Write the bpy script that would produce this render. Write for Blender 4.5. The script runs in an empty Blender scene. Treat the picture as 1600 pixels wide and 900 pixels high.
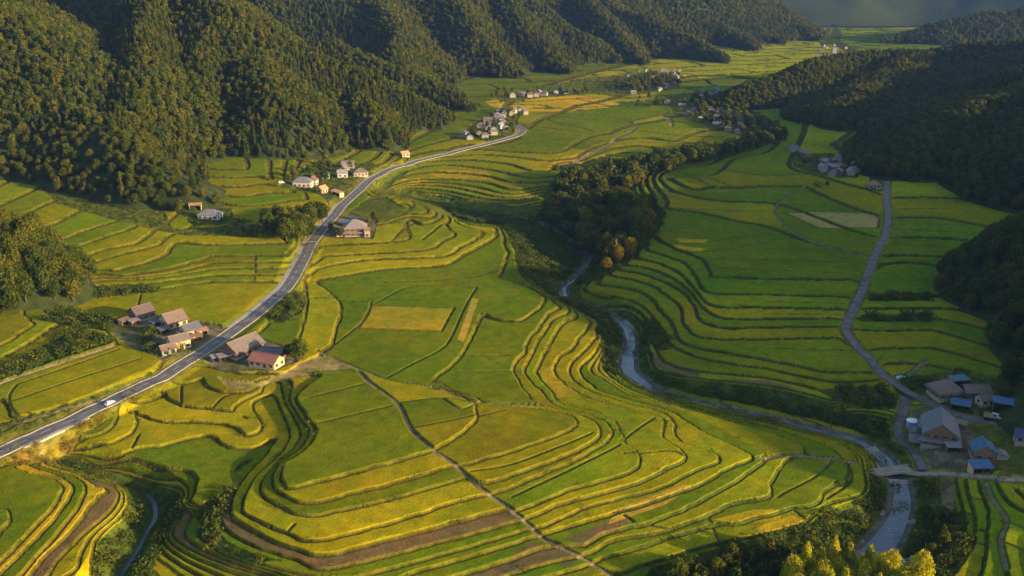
import bpy, bmesh, math, random
import numpy as np
from mathutils import Vector, Matrix
R = math.radians
SC = bpy.context.scene
COL = SC.collection

# ------------------------------------------------------------------ camera
CAM_H, FPX, PITCH = 174.0, 1537.0, R(18.4)
cam_d = bpy.data.cameras.new("camera")
cam = bpy.data.objects.new("camera", cam_d)
COL.objects.link(cam)
cam.location = (0, 0, CAM_H)
cam.rotation_euler = (math.pi / 2 - PITCH, 0, 0)
cam_d.sensor_width = 36.0
cam_d.lens = FPX / 1600.0 * 36.0
cam_d.clip_start = 1.0
cam_d.clip_end = 20000.0
SC.camera = cam

# ------------------------------------------------------------------ light
SUN_EL, SUN_AZ = R(11.5), R(114.0)          # azimuth clockwise from +Y
w = bpy.data.worlds.new("World")
SC.world = w
w.use_nodes = True
nt = w.node_tree
bg = nt.nodes["Background"]
sky = nt.nodes.new("ShaderNodeTexSky")
sky.sky_type = 'NISHITA'
sky.sun_disc = False
sky.sun_elevation = SUN_EL
sky.sun_rotation = SUN_AZ
sky.air_density = 1.0
sky.dust_density = 1.2
sky.ozone_density = 1.0
nt.links.new(sky.outputs[0], bg.inputs[0])
bg.inputs[1].default_value = 0.10
sl = bpy.data.lights.new("sun", 'SUN')
sl.energy = 5.0
sl.angle = R(0.6)
sl.color = (1.0, 0.73, 0.36)
sun = bpy.data.objects.new("sun", sl)
COL.objects.link(sun)
sd = Vector((math.sin(SUN_AZ) * math.cos(SUN_EL), math.cos(SUN_AZ) * math.cos(SUN_EL), math.sin(SUN_EL)))
sun.rotation_euler = sd.to_track_quat('Z', 'Y').to_euler()
sun.location = (300, 0, 600)
SC.view_settings.view_transform = 'Standard'
SC.view_settings.look = 'None'
SC.view_settings.exposure = 1.64
SC.view_settings.gamma = 1.0
SC.view_settings.use_curve_mapping = False
HAZE_DENS, HAZE_COL = 0.000032, (0.18, 0.36, 1.0, 1)
SC.render.engine = 'CYCLES'
SC.cycles.max_bounces = 4
SC.cycles.diffuse_bounces = 2
SC.cycles.glossy_bounces = 2
SC.cycles.transmission_bounces = 3
SC.cycles.transparent_max_bounces = 4
SC.cycles.volume_bounces = 0
SC.cycles.use_denoising = True

rng = np.random.default_rng(7)
random.seed(7)

# ------------------------------------------------------------------ helpers: view geometry
SP, CP = math.sin(PITCH), math.cos(PITCH)

def ray(px, py):
    """direction through a point of the 1600x900 photograph"""
    u = (np.asarray(px, float) - 800.0) / FPX
    v = (450.0 - np.asarray(py, float)) / FPX
    return u, CP + v * SP, -SP + v * CP

def at_depth(px, py, Y):
    dx, dy, dz = ray(px, py)
    t = Y / dy
    return dx * t, dy * t, CAM_H + dz * t

def at_z(px, py, z):
    dx, dy, dz = ray(px, py)
    t = (z - CAM_H) / dz
    return dx * t, dy * t

def project(x, y, z):
    zz = z - CAM_H
    d = y * CP - zz * SP
    return 800.0 + FPX * x / d, 450.0 - FPX * (y * SP + zz * CP) / d

def smooth(pts, step=8.0):
    """Catmull-Rom through pts, resampled about every step pixels"""
    P = np.array(pts, float)
    if len(P) == 2:
        n = max(2, int(np.hypot(*(P[1] - P[0])) / step) + 1)
        return P[0] + (P[1] - P[0]) * np.linspace(0, 1, n)[:, None]
    Q = np.vstack([2 * P[0] - P[1], P, 2 * P[-1] - P[-2]])
    out = []
    for i in range(1, len(Q) - 2):
        p0, p1, p2, p3 = Q[i - 1], Q[i], Q[i + 1], Q[i + 2]
        n = max(1, int(np.hypot(*(p2 - p1)[:2]) / step))
        t = (np.arange(n) / n)[:, None]
        out.append(0.5 * ((2 * p1) + (-p0 + p2) * t + (2 * p0 - 5 * p1 + 4 * p2 - p3) * t ** 2
                          + (-p0 + 3 * p1 - 3 * p2 + p3) * t ** 3))
    out.append(P[-1:])
    return np.vstack(out)

def hash2(ix, iy, s=0):
    h = (ix.astype(np.int64) * 374761393 + iy.astype(np.int64) * 668265263 + s * 974634777) & 0x7fffffff
    h = ((h ^ (h >> 13)) * 1274126177) & 0x7fffffff
    return ((h ^ (h >> 16)) & 0xffff) / 65535.0

def vnoise(x, y, s=0):
    ix, iy = np.floor(x), np.floor(y)
    fx, fy = x - ix, y - iy
    fx = fx * fx * (3 - 2 * fx); fy = fy * fy * (3 - 2 * fy)
    a = hash2(ix, iy, s); b = hash2(ix + 1, iy, s); c = hash2(ix, iy + 1, s); d = hash2(ix + 1, iy + 1, s)
    return (a * (1 - fx) + b * fx) * (1 - fy) + (c * (1 - fx) + d * fx) * fy

def fbm(x, y, s=0, o=3):
    t, a, n = 0, 0.5, 0
    for k in range(o):
        t = t + a * vnoise(x * 2 ** k, y * 2 ** k, s + k * 17); n += a; a *= 0.5
    return t / n - 0.5

def in_poly(px, py, poly):
    ins = np.zeros(np.shape(px), bool)
    P = np.array(poly, float)
    x1, y1 = P[-1]
    for x2, y2 in P:
        c = (y1 > py) != (y2 > py)
        if y1 != y2:
            ins ^= c & (px < (x2 - x1) * (py - y1) / (y2 - y1) + x1)
        x1, y1 = x2, y2
    return ins

# ------------------------------------------------------------------ helpers: objects
def link_mesh(name, verts, faces, mats, parent=None, smooth_shade=False, mat_idx=None):
    me = bpy.data.meshes.new(name)
    verts = np.asarray(verts, np.float32)
    if isinstance(faces, np.ndarray):
        n, k = faces.shape
        me.vertices.add(len(verts)); me.vertices.foreach_set("co", verts.ravel())
        me.loops.add(n * k); me.loops.foreach_set("vertex_index", faces.ravel().astype(np.int32))
        me.polygons.add(n); me.polygons.foreach_set("loop_start", np.arange(0, n * k, k, dtype=np.int32))
        me.update(calc_edges=True)
    else:
        me.from_pydata([tuple(map(float, v)) for v in verts], [], faces)
        me.update()
    for m in (mats if isinstance(mats, (list, tuple)) else [mats]):
        me.materials.append(m)
    if mat_idx is not None:
        me.polygons.foreach_set("material_index", np.asarray(mat_idx, np.int32))
    me.polygons.foreach_set("use_smooth", np.full(len(me.polygons), bool(smooth_shade)))
    o = bpy.data.objects.new(name, me)
    COL.objects.link(o)
    if parent: o.parent = parent
    return o

def tag(o, label=None, cat=None, group=None, kind=None):
    if label: o["label"] = label
    if cat: o["category"] = cat
    if group: o["group"] = group
    if kind: o["kind"] = kind
    return o

def empty(name, loc, rz=0.0, s=1.0):
    o = bpy.data.objects.new(name, None)
    COL.objects.link(o)
    o.location = loc; o.rotation_euler = (0, 0, rz); o.scale = (s, s, s)
    o.empty_display_size = 0.5
    return o

def mat_base(name):
    m = bpy.data.materials.new(name); m.use_nodes = True
    b = m.node_tree.nodes["Principled BSDF"]
    b.inputs["Specular IOR Level"].default_value = 0.2
    return m, m.node_tree, b

def nd(t, typ, **kw):
    n = t.nodes.new(typ)
    for k, v in kw.items(): setattr(n, k, v)
    return n

def mat_simple(name, c, rough=0.8, var=0.25, scale=1.5, spec=0.2, bump=0.0, metal=0.0, coord='Object'):
    """base colour broken up by noise (wear, dirt, weathering)"""
    m, t, b = mat_base(name)
    tc = nd(t, "ShaderNodeTexCoord")
    n = nd(t, "ShaderNodeTexNoise"); n.inputs["Scale"].default_value = scale; n.inputs["Detail"].default_value = 5
    t.links.new(tc.outputs[coord], n.inputs["Vector"])
    r = nd(t, "ShaderNodeMapRange"); r.inputs[1].default_value = 0.3; r.inputs[2].default_value = 0.7
    r.inputs[3].default_value = 1 - var; r.inputs[4].default_value = 1 + var
    t.links.new(n.outputs[0], r.inputs[0])
    mx = nd(t, "ShaderNodeVectorMath", operation='SCALE')
    mx.inputs[0].default_value = c[:3]
    t.links.new(r.outputs[0], mx.inputs["Scale"])
    t.links.new(mx.outputs[0], b.inputs["Base Color"])
    b.inputs["Roughness"].default_value = rough
    b.inputs["Specular IOR Level"].default_value = spec
    b.inputs["Metallic"].default_value = metal
    if bump:
        bp = nd(t, "ShaderNodeBump"); bp.inputs["Strength"].default_value = bump
        t.links.new(n.outputs[0], bp.inputs["Height"]); t.links.new(bp.outputs[0], b.inputs["Normal"])
    return m
# ------------------------------------------------------------------ survey of the valley floor
# terrace edges as seen in the photograph (1600x900 points), with their terrace level; one level is DZ metres
DZ = 1.0
CONT = [
 # the long nose in the foreground
 (10, [(510,588),(480,603),(462,622),(470,640),(478,655),(492,672),(485,692),(465,710),(441,725),(437,750),(445,765),(520,748),(600,727),(677,706)]),
 (10, [(497,551),(562,578),(605,595),(650,602),(687,608),(715,618),(742,629)]),
 (9, [(452,625),(462,645),(484,674),(477,694),(458,712),(432,728),(427,752),(437,770),(477,788),(560,770),(640,749),(703,729)]),
 (8, [(438,598),(445,625),(460,650),(470,675),(465,695),(447,714),(422,737),(408,757),(410,776),(432,790),(470,806),(500,806),(600,783),(680,762),(727,746)]),
 (7, [(424,603),(434,630),(445,655),(453,677),(447,699),(428,722),(402,745),(384,775),(378,798),(400,815),(450,835),(487,848),(600,822),(700,790),(757,775)]),
 (6, [(412,630),(428,665),(432,690),(414,715),(390,738),(370,765),(360,800),(375,818),(400,832),(432,850),(467,861),(510,868),(625,840),(720,815),(788,798)]),
 (5, [(395,722),(372,745),(352,775),(345,812),(370,840),(440,868),(472,878),(500,891),(575,877),(700,845),(803,816)]),
 (4, [(345,790),(332,815),(345,850),(400,880),(470,898),(540,905),(585,897),(700,866),(812,832)]),
 (3, [(470,915),(600,911),(645,897),(740,870),(830,842)]),
 (2, [(680,912),(722,900),(800,875),(845,858)]),
 (9, [(727,727),(765,716),(800,707),(845,690),(880,677),(902,662),(897,652),(862,640),(800,636),(760,631),(735,621),(700,609),(675,601),(720,557),(755,487),(767,455),(775,440),(790,410),(795,395)]),
 (8, [(757,757),(800,745),(900,707),(938,682),(937,668),(920,655),(890,645),(850,638),(835,632),(825,617),(815,602),(805,582),(808,565),(822,552),(822,540),(837,520),(857,490),(860,465),(840,450),(815,430),(806,400),(800,380)]),
 (7, [(790,765),(887,725),(950,690),(958,675),(950,662),(930,652),(900,643),(868,635),(852,617),(832,600),(819,582),(826,562),(840,535),(862,500)]),
 (6, [(810,800),(900,765),(985,740),(1000,722),(995,707),(972,690),(966,675),(962,665),(950,655),(920,642),(880,632),(865,622),(860,612),(845,597),(837,582),(848,560),(868,520),(885,500),(905,490),(890,475),(872,468)]),
 (5, [(827,811),(875,790),(960,767),(1000,755),(1045,732),(1071,719),(1065,702),(1035,682),(1040,662),(1025,650),(985,640),(950,632),(920,622),(892,607),(872,590),(865,575),(872,560),(895,545),(910,520),(922,502),(900,484)]),
 (4, [(851,825),(925,792),(1025,767),(1087,737),(1122,725),(1117,710),(1062,692),(1052,675),(1050,660),(1035,645),(990,633),(950,622),(912,607),(892,590),(892,572),(912,548),(935,525),(938,508)]),
 (3, [(855,835),(975,800),(1075,767),(1137,735),(1177,717),(1150,700),(1100,677),(1070,658),(1040,642),(975,625),(930,610),(910,592),(907,574),(925,560),(942,535)]),
 (2, [(915,855),(950,835),(1012,820),(1075,795),(1137,762),(1180,732),(1197,716),(1175,700),(1130,675),(1080,652),(1040,636),(1000,625),(970,612),(940,592)]),
 (1, [(925,865),(960,845),(1025,835),(1100,810),(1150,787),(1200,780),(1203,758),(1215,735),(1230,718),(1260,708),(1237,690),(1200,676),(1150,662),(1112,650),(1060,636)]),
 (0, [(937,875),(1000,857),(1112,822),(1150,820),(1200,806),(1242,795),(1280,787),(1287,770),(1322,742),(1320,722),(1297,704),(1262,690),(1215,674),(1160,659)]),
 (-1, [(975,897),(1012,882),(1125,850),(1200,835),(1256,818),(1290,790),(1345,775),(1354,757),(1350,735),(1344,722),(1325,702),(1300,689),(1250,676),(1180,658),(1112,645),(1060,632),(1025,621),(985,605)]),
 # north bench beside the road
 (10, [(487,440),(600,422),(690,416),(722,400),(757,381),(775,370)]),
 (11, [(497,420),(575,407),(695,402),(715,390),(740,378),(752,370)]),
 (12, [(502,402),(662,392),(690,378),(712,368)]),
 (13, [(502,385),(612,379),(640,374)]),
 # terraces of the side gully below the far road
 (13, [(640,250),(680,243),(745,234),(800,238),(860,240)]),
 (12, [(620,262),(690,247),(745,242),(800,245),(852,251),(900,248)]),
 (11, [(607,272),(660,254),(722,250),(775,254),(800,258),(830,267),(872,267)]),
 (10, [(600,282),(640,266),(692,258),(760,265),(800,273),(832,279),(872,275)]),
 (9, [(598,290),(640,273),(700,270),(762,276),(800,285),(872,284)]),
 (8, [(600,297),(640,283),(700,281),(760,286),(800,297),(850,292)]),
 (6, [(610,300),(640,291),(690,291),(735,299),(775,308),(810,308),(850,300)]),
 (4, [(625,303),(687,304),(737,314),(800,318),(840,312)]),
 (2, [(650,309),(700,318),(740,328),(790,330),(825,326)]),
 (12, [(588,300),(620,304),(650,311),(687,324),(707,341),(690,348)]),
 (10, [(655,313),(692,325),(713,343),(740,352),(775,356)]),
 # right bank
 (1, [(905,463),(945,474),(980,484),(1003,502),(1010,530),(1013,548),(1016,562),(1031,577),(1062,588),(1100,594),(1200,604),(1262,617),(1300,628)]),
 (2, [(905,457),(950,469),(982,478),(1006,495),(1020,520),(1026,548),(1036,563),(1058,574),(1095,581),(1150,586),(1200,592),(1250,602),(1290,612)]),
 (3, [(905,450),(945,461),(980,469),(1005,480),(1025,502),(1043,525),(1051,541),(1087,557),(1150,571),(1200,577),(1250,588),(1300,597),(1350,597)]),
 (4, [(925,440),(960,448),(1000,456),(1022,472),(1032,487),(1050,504),(1061,531),(1087,544),(1150,555),(1200,564),(1250,574),(1290,582),(1362,582)]),
 (5, [(950,430),(985,437),(1020,448),(1040,462),(1065,482),(1067,505),(1076,520),(1112,530),(1200,531),(1310,528)]),
 (6, [(965,422),(1000,428),(1030,438),(1055,450),(1076,464),(1086,478),(1091,496),(1107,507),(1137,514),(1200,512),(1307,511)]),
 (7, [(975,413),(1012,420),(1045,432),(1066,445),(1085,462),(1099,482),(1114,492),(1137,499),(1200,499),(1307,498)]),
 (8, [(990,403),(1025,411),(1055,424),(1075,440),(1091,460),(1115,479),(1200,481),(1314,484)]),
 (9, [(1007,390),(1037,400),(1070,412),(1087,432),(1094,447),(1110,459),(1200,461),(1325,465)]),
 (10, [(1015,362),(1037,380),(1075,397),(1097,406),(1105,420),(1109,432),(1150,434),(1200,436),(1335,438)]),
 (11, [(1037,326),(1087,331),(1150,345),(1200,355),(1260,377),(1300,388),(1350,400)]),
 (12, [(1062,302),(1100,311),(1137,315),(1200,317),(1215,320)]),
 (13, [(1040,277),(1082,297),(1112,293),(1147,294),(1200,291),(1260,292)]),
 (5, [(1347,548),(1400,545),(1457,545)]),
 (6, [(1342,516),(1400,517),(1457,516)]),
 (7, [(1347,499),(1400,498),(1450,497)]),
 (9, [(1357,466),(1400,465),(1450,466)]),
 (10, [(1377,414),(1412,410),(1465,415)]),
 (11, [(1385,400),(1430,400),(1477,402)]),
 (12, [(1394,371),(1450,372),(1517,376)]),
 (13, [(1395,341),(1462,341),(1530,352)]),
 (14, [(1395,310),(1460,309),(1520,312)]),
 # left of the road
 (13, [(80,470),(130,466),(220,457),(312,443),(400,441),(430,441)]),
 (14, [(75,456),(160,447),(230,444),(300,436),(350,431),(432,430)]),
 (15, [(75,449),(160,439),(215,437),(290,428),(340,421),(440,420)]),
 (16, [(200,436),(262,429),(320,415),(350,411),(444,410)]),
 (17, [(190,432),(260,421),(318,406),(337,401),(400,401),(449,400)]),
 (18, [(175,425),(225,412),(262,396),(272,380),(330,384),(400,382),(456,380)]),
 (19, [(120,422),(175,402),(250,383),(262,372)]),
 (20, [(107,412),(162,392),(212,382),(232,368)]),
 (21, [(92,394),(140,380),(180,366),(207,358)]),
 (22, [(85,380),(137,360),(180,347)]),
 (23, [(60,360),(87,350),(120,332)]),
 (24, [(0,350),(40,335),(75,318)]),
 (15, [(-60,560),(0,541),(32,522),(55,508)]),
 (14, [(-60,580),(0,560),(50,534),(75,516),(100,507)]),
 (13, [(-60,622),(0,600),(32,588),(100,566),(185,538)]),
 (12, [(-60,640),(0,626),(12,640),(32,655),(120,628),(200,598),(245,578)]),
 (19, [(335,318),(380,322),(430,318),(470,312),(510,322)]),
 (20, [(332,305),(380,308),(420,302),(460,302)]),
 (21, [(325,290),(370,293),(410,288),(440,292)]),
 (22, [(322,276),(360,278),(400,276),(428,284)]),
 (23, [(320,264),(350,266),(385,266)]),
 # stepped hollow at the lower left
 (9, [(312,582),(320,602),(337,611),(362,616),(400,611)]),
 (8, [(250,605),(260,622),(280,634),(332,641),(360,643),(388,655),(396,668)]),
 (7, [(197,642),(225,652),(250,660),(300,661),(345,664),(375,673),(384,690)]),
 (6, [(112,700),(150,707),(190,712),(212,703),(250,699),(307,684),(337,685),(350,697),(346,712),(335,724),(330,745),(310,785)]),
 (5, [(150,716),(205,718),(250,731),(300,740),(310,752),(306,768),(295,785)]),
 (3, [(120,722),(180,731),(235,743),(275,760),(290,775),(280,795)]),
 (1, [(290,800),(270,835),(300,860),(360,885),(420,902)]),
 # mound with golden bands
 (9, [(-40,752),(25,732),(50,742),(87,750),(100,761),(85,792),(50,830),(0,880),(-30,905)]),
 (8, [(45,729),(82,741),(107,755),(114,766),(100,789),(75,823),(0,897)]),
 (7, [(60,729),(117,746),(133,761),(127,787),(100,825),(37,897),(20,915)]),
 (6, [(75,728),(125,744),(147,765),(142,787),(112,830),(62,877),(40,910)]),
 (5, [(150,750),(178,760),(186,771),(175,796),(140,828),(95,870),(70,910)]),
 (3, [(165,748),(192,765),(200,785),(185,811),(150,846),(140,900)]),
 # lower right
 (-1, [(1508,750),(1514,780),(1522,806),(1522,850),(1500,887),(1480,912)]),
 (0, [(1530,752),(1536,775),(1545,800),(1542,845),(1535,905)]),
 (1, [(1541,755),(1552,782),(1573,815),(1563,845),(1572,890),(1580,920)]),
 (2, [(1556,752),(1575,785),(1600,800),(1640,815)]),
 (3, [(1580,752),(1590,770),(1610,785),(1650,795)]),
]
# the river and the side stream: x, y, width in photograph pixels, level
RIVER = [(790,338,5,0),(830,346,5,-0.5),(870,362,5,-1),(900,382,5,-1.3),(918,399,6,-1.6),(914,415,5,-2),(898,436,6,-2.3),(882,447,12,-2.6),(879,457,16,-2.8),(893,468,11,-3),
 (914,475,7,-3.2),(941,484,6,-3.4),(967,500,9,-3.6),(983,521,18,-3.9),(986,540,17,-4.1),(981,561,24,-4.3),(983,580,24,-4.5),(999,593,22,-4.7),(1021,607,15,-4.9),(1050,617,9,-5.1),
 (1087,627,7,-5.2),(1125,636,8,-5.4),(1175,647,10,-5.6),(1215,655,11,-5.8),(1250,665,13,-6),(1275,671,14,-6.1),(1300,677,15,-6.3),(1337,687,16,-6.6),(1360,700,20,-6.8),(1382,717,26,-7),
 (1397,740,28,-7.3),(1406,760,30,-7.5),(1410,780,31,-7.7),(1407,800,32,-7.9),(1400,817,36,-8),(1390,835,41,-8.1),(1375,855,45,-8.2),(1357,873,46,-8.3),(1325,905,48,-8.4),(1290,950,48,-8.5)]
STREAM = [(100,716,1,2.5),(150,735,1,1),(192,756,2,-1),(217,765,6,-1.6),(232,775,11,-2),(242,790,14,-2.2),(242,810,14,-2.4),(230,830,13,-2.6),(215,860,14,-2.8),(192,892,16,-3),(170,930,17,-3.2)]
ANCH = [(-300,300,30),(-300,400,26),(-300,500,16),(-300,620,13),(-300,700,11),(-300,800,10),(-300,1000,9),(200,1000,-3),(400,1000,-2),(600,1000,0),(900,1000,-5),(1100,1000,-8),
 (1300,1000,-8.5),(1500,1000,-1),(1900,1000,5),(1900,850,6),(1900,700,6),(1900,550,10),(1900,400,16),(1900,250,18),(1650,650,3),(1600,700,1),(1480,700,-1),(1450,660,-1),(1480,640,0),(1560,650,2),(1400,600,2),(1415,640,-1),(1440,735,-3),
 (1500,742,-2),(1600,749,2),(1500,610,3),(1360,560,4),(1322,515,6),(1350,450,10),(1375,390,11.6),(1387,330,13.3),(1386,272,14.6),
 (0,704,11),(53,682,11.2),(110,657,11.4),(167,629,11.6),(250,590,11.9),(315,550,12.1),(355,523,12.3),(400,490,12.6),(448,448,12.9),(484,382,13.6),(512,348,14),(533,322,14.3),(565,293,14.6),(591,273,14.8),(637,256,14.8),(700,240,14.6),(755,226,14.4),(815,208,14),
 (470,548,11),(375,560,11.5),(430,580,10.8),(270,520,12.2),(215,500,12.8),(150,505,13),(280,470,12.4),(420,540,11.5),(550,520,9.6),(640,540,9.5),(600,470,9.7),(560,450,9.8),(650,440,9.6),(780,520,8.6),
 (530,650,10.4),(470,738,10.35),(550,612,10.4),(510,690,10.4),(580,690,10.4),(520,730,10.35),(640,690,10.3),(690,470,9.5),(730,472,9.4),(700,520,9.4),(740,450,9.6),(600,650,10.4),(540,720,10.3),(750,680,9.6),(820,670,9.5),(560,355,14),(640,345,12.6),(480,285,17),(540,285,16),(560,270,16),(600,255,16),(50,800,9.6),
 (850,200,13.6),(950,210,13),(1050,215,12.5),(900,165,14),(1000,170,13.5),(1100,190,12.5),(1000,140,14),(1150,120,14),(1060,110,14.2),(1250,100,14.5),(1290,70,15),(1000,60,16),(700,130,16),(400,200,22),(700,60,18),(400,46,24),(0,46,30),(1600,46,16),(1300,46,15),(1900,46,18),
 (1150,255,13.6),(1250,260,14.3),(1320,270,14.6),(1230,225,13.6),(1300,225,15),(1500,280,15),(880,262,9),(940,268,7),(1000,258,8),(1100,240,10),(1190,222,12),(860,320,2),(900,330,1),(980,320,6),(960,380,2),(1000,350,8),
 (820,360,5),(850,385,3),(840,420,5),(870,420,1)]
# bunds between paddies of one level
DIV = [
 [(489,664),(612,635)],[(482,622),(575,600)],[(507,550),(557,512),(575,492),(580,472)],[(580,477),(710,482)],[(710,482),(690,519)],[(690,519),(560,514)],[(560,514),(580,477)],[(585,475),(637,450),(700,446),(745,450)],
 [(486,466),(572,472)],[(745,450),(727,480),(707,525),(690,547),(640,572),(605,590)],[(722,555),(800,557)],[(710,581),(812,582)],[(590,442),(690,438),(745,432),(770,426)],
 [(735,738),(800,726),(870,700),(925,678)],[(800,777),(875,742),(968,697)],[(975,710),(1045,706),(1070,716)],[(970,690),(1000,668),(1022,655)],[(620,630),(690,622),(742,632)],[(690,622),(720,640),(742,634)],
 [(640,670),(720,655),(790,642)],[(460,820),(450,834)],[(975,806),(990,818)],[(1012,820),(1045,830)],[(1105,806),(1125,852)],[(1240,796),(1262,818)],[(1215,777),(1225,770),(1275,745),(1302,720)],[(1292,779),(1330,752),(1327,732),(1320,722)],
 [(1185,718),(1240,712),(1310,718)],[(1037,326),(1120,329),(1200,330)],[(1200,355),(1230,357)],[(1200,374),(1250,372)],[(1107,378),(1200,366),(1260,377)],[(1075,397),(1130,390),(1200,378)],[(1110,405),(1200,407),(1345,410)],[(1110,420),(1265,425),(1340,432)],
 [(1225,332),(1360,332)],[(1360,332),(1374,342),(1372,357)],[(1372,357),(1280,357)],[(1225,332),(1280,357)],[(1247,300),(1215,317),(1210,332),(1230,357),(1260,375)],[(1072,272),(1112,292)],[(1110,280),(1147,294)],[(1120,265),(1200,275),(1280,270)],
 [(1000,290),(1050,300)],[(1395,328),(1480,326)],[(1395,359),(1522,365)],[(1392,381),(1495,389)],[(1200,545),(1330,548)],[(1200,472),(1318,475)],[(1200,491),(1310,492)],
 [(217,680),(207,702)],[(332,641),(350,620),(362,616)],[(283,605),(284,634)],[(220,460),(215,480)],[(20,628),(120,592),(220,560)],[(27,600),(15,618),(18,640),(32,655)],[(27,600),(100,575),(185,545)],
 [(540,345),(600,348),(660,352)],[(600,348),(640,330),(650,312)],[(612,379),(640,352),(690,340)],[(660,375),(690,352)],[(588,332),(640,330)],[(602,310),(604,330)],
 [(810,225),(880,218),(960,222)],[(850,185),(875,194),(910,200),(925,206)],[(960,187),(982,190),(992,199)],[(800,190),(830,196),(900,206)],[(800,178),(900,178),(980,186)],[(1000,205),(1060,212),(1130,214)],[(1000,222),(1090,225)],[(830,170),(930,172)],[(800,163),(850,165),(862,170)],
 [(985,190),(1050,178),(1100,186)],[(995,197),(985,207),(965,215),(952,225),(920,242),(882,262)],[(900,232),(1000,232)],[(870,225),(930,238)],
 [(1515,780),(1545,782)],[(1522,830),(1545,830)],[(1545,850),(1522,852)],[(1566,815),(1640,840)],[(1563,848),(1620,866)],[(400,401),(398,441)],
]
# footpaths on the bunds: points, width m
PATHS = [
 ([(560,580),(575,597),(620,630),(635,657),(645,675),(675,702),(710,727),(732,747),(755,767),(797,797),(825,820),(850,845),(875,855),(900,868),(930,885),(962,906)], 1.4),
 ([(497,550),(562,577),(605,594),(650,601),(687,607),(715,617),(742,629),(800,631),(858,636)], 1.3),
 ([(25,662),(100,640),(160,618),(237,587)], 1.7),
 ([(0,600),(32,588),(100,566),(150,550),(185,538)], 1.6),
 ([(1185,718),(1240,712),(1307,719),(1345,725),(1374,735)], 2.2),
 ([(1541,755),(1552,782),(1573,815),(1563,845),(1572,890)], 1.5),
 ([(995,197),(985,207),(965,215),(952,225),(920,242),(882,262)], 3.2),
 ([(1035,182),(1048,188),(1050,198)], 3.5),
 ([(1260,290),(1247,300),(1218,316),(1210,332),(1230,357),(1260,375),(1300,388),(1355,401)], 1.5),
 ([(52,694),(62,706),(78,720)], 1.6),
 ([(170,515),(150,508),(130,500),(100,490)], 2.6),
 ([(1390,596),(1418,588),(1432,575),(1448,566)], 2.5),
]
# colour of single paddies and plots
SEED = [(100,780,'gold'),(140,780,'gold'),(60,840,'gold'),(95,845,'gold'),(165,775,'brown'),(600,860,'brown'),
 (760,890,'brown'),(820,885,'brown'),
 (560,760,'yellow'),(600,745,'yellow'),
 (560,560,'green'),(640,545,'green'),(560,700,'green'),(640,680,'green'),(1300,317,'green'),(1300,380,'green'),(1200,550,'lime'),(1120,306,'green'),(1290,420,'green'),(270,710,'green'),
 (800,248,'yellow'),(930,645,'yellow'),(910,660,'yellow'),(1470,600,'green'),(120,400,'yellow'),(200,400,'yellow')]
PLOT = [([(582,479),(708,483),(689,517),(562,512)],'gold2'),([(738,468),(748,470),(725,537),(715,533)],'dryc'),([(1112,814),(1180,797),(1222,800),(1218,812),(1150,820)],'gold'),([(1178,828),(1200,817),(1240,806),(1258,818),(1240,830),(1190,836)],'gold'),([(882,847),(972,805),(990,818),(910,854)],'brown'),
 ([(865,868),(885,858),(900,868),(895,885),(880,890)],'brown'),([(1055,372),(1107,375),(1100,380),(1062,380)],'gold'),([(1037,382),(1105,390),(1092,394),(1060,392)],'gold'),  # gold slivers paint patches of sunlight onto the shaded paddies
 ([(757,160),(800,150),(880,147),(940,155),(970,162),(950,168),(890,174),(830,175),(770,168)],'gold'),([(1048,121),(1085,116),(1165,124),(1158,134),(1065,135)],'gold'),([(842,580),(865,572),(870,590),(895,610),(915,621),(868,622),(855,605)],'gold2'),
 ([(625,281),(668,279),(668,285),(632,286)],'gold2'),([(690,266),(760,269),(775,280),(715,284),(672,274)],'gold2'),([(1016,563),(1012,545),(1035,565),(1095,582),(1090,592),(1050,584)],'brown'),([(1200,604),(1120,595),(1200,595),(1262,612)],'brown'),
 ([(905,460),(950,472),(990,484),(985,492),(940,482)],'brown'),([(265,815),(285,810),(295,832),(280,842)],'brown'),([(320,838),(385,862),(378,870),(330,858)],'brown'),([(300,858),(380,880),(375,890),(320,876)],'brown'),
 ([(830,848),(862,862),(850,878),(800,902),(760,902)],'brown'),([(880,245),(930,238),(900,262),(850,262)],'gold2'),([(1225,332),(1360,332),(1374,342),(1372,357),(1280,357)],'tan'),([(950,822),(960,800),(1060,762),(1085,760),(1040,790)],'dryc')]
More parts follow.
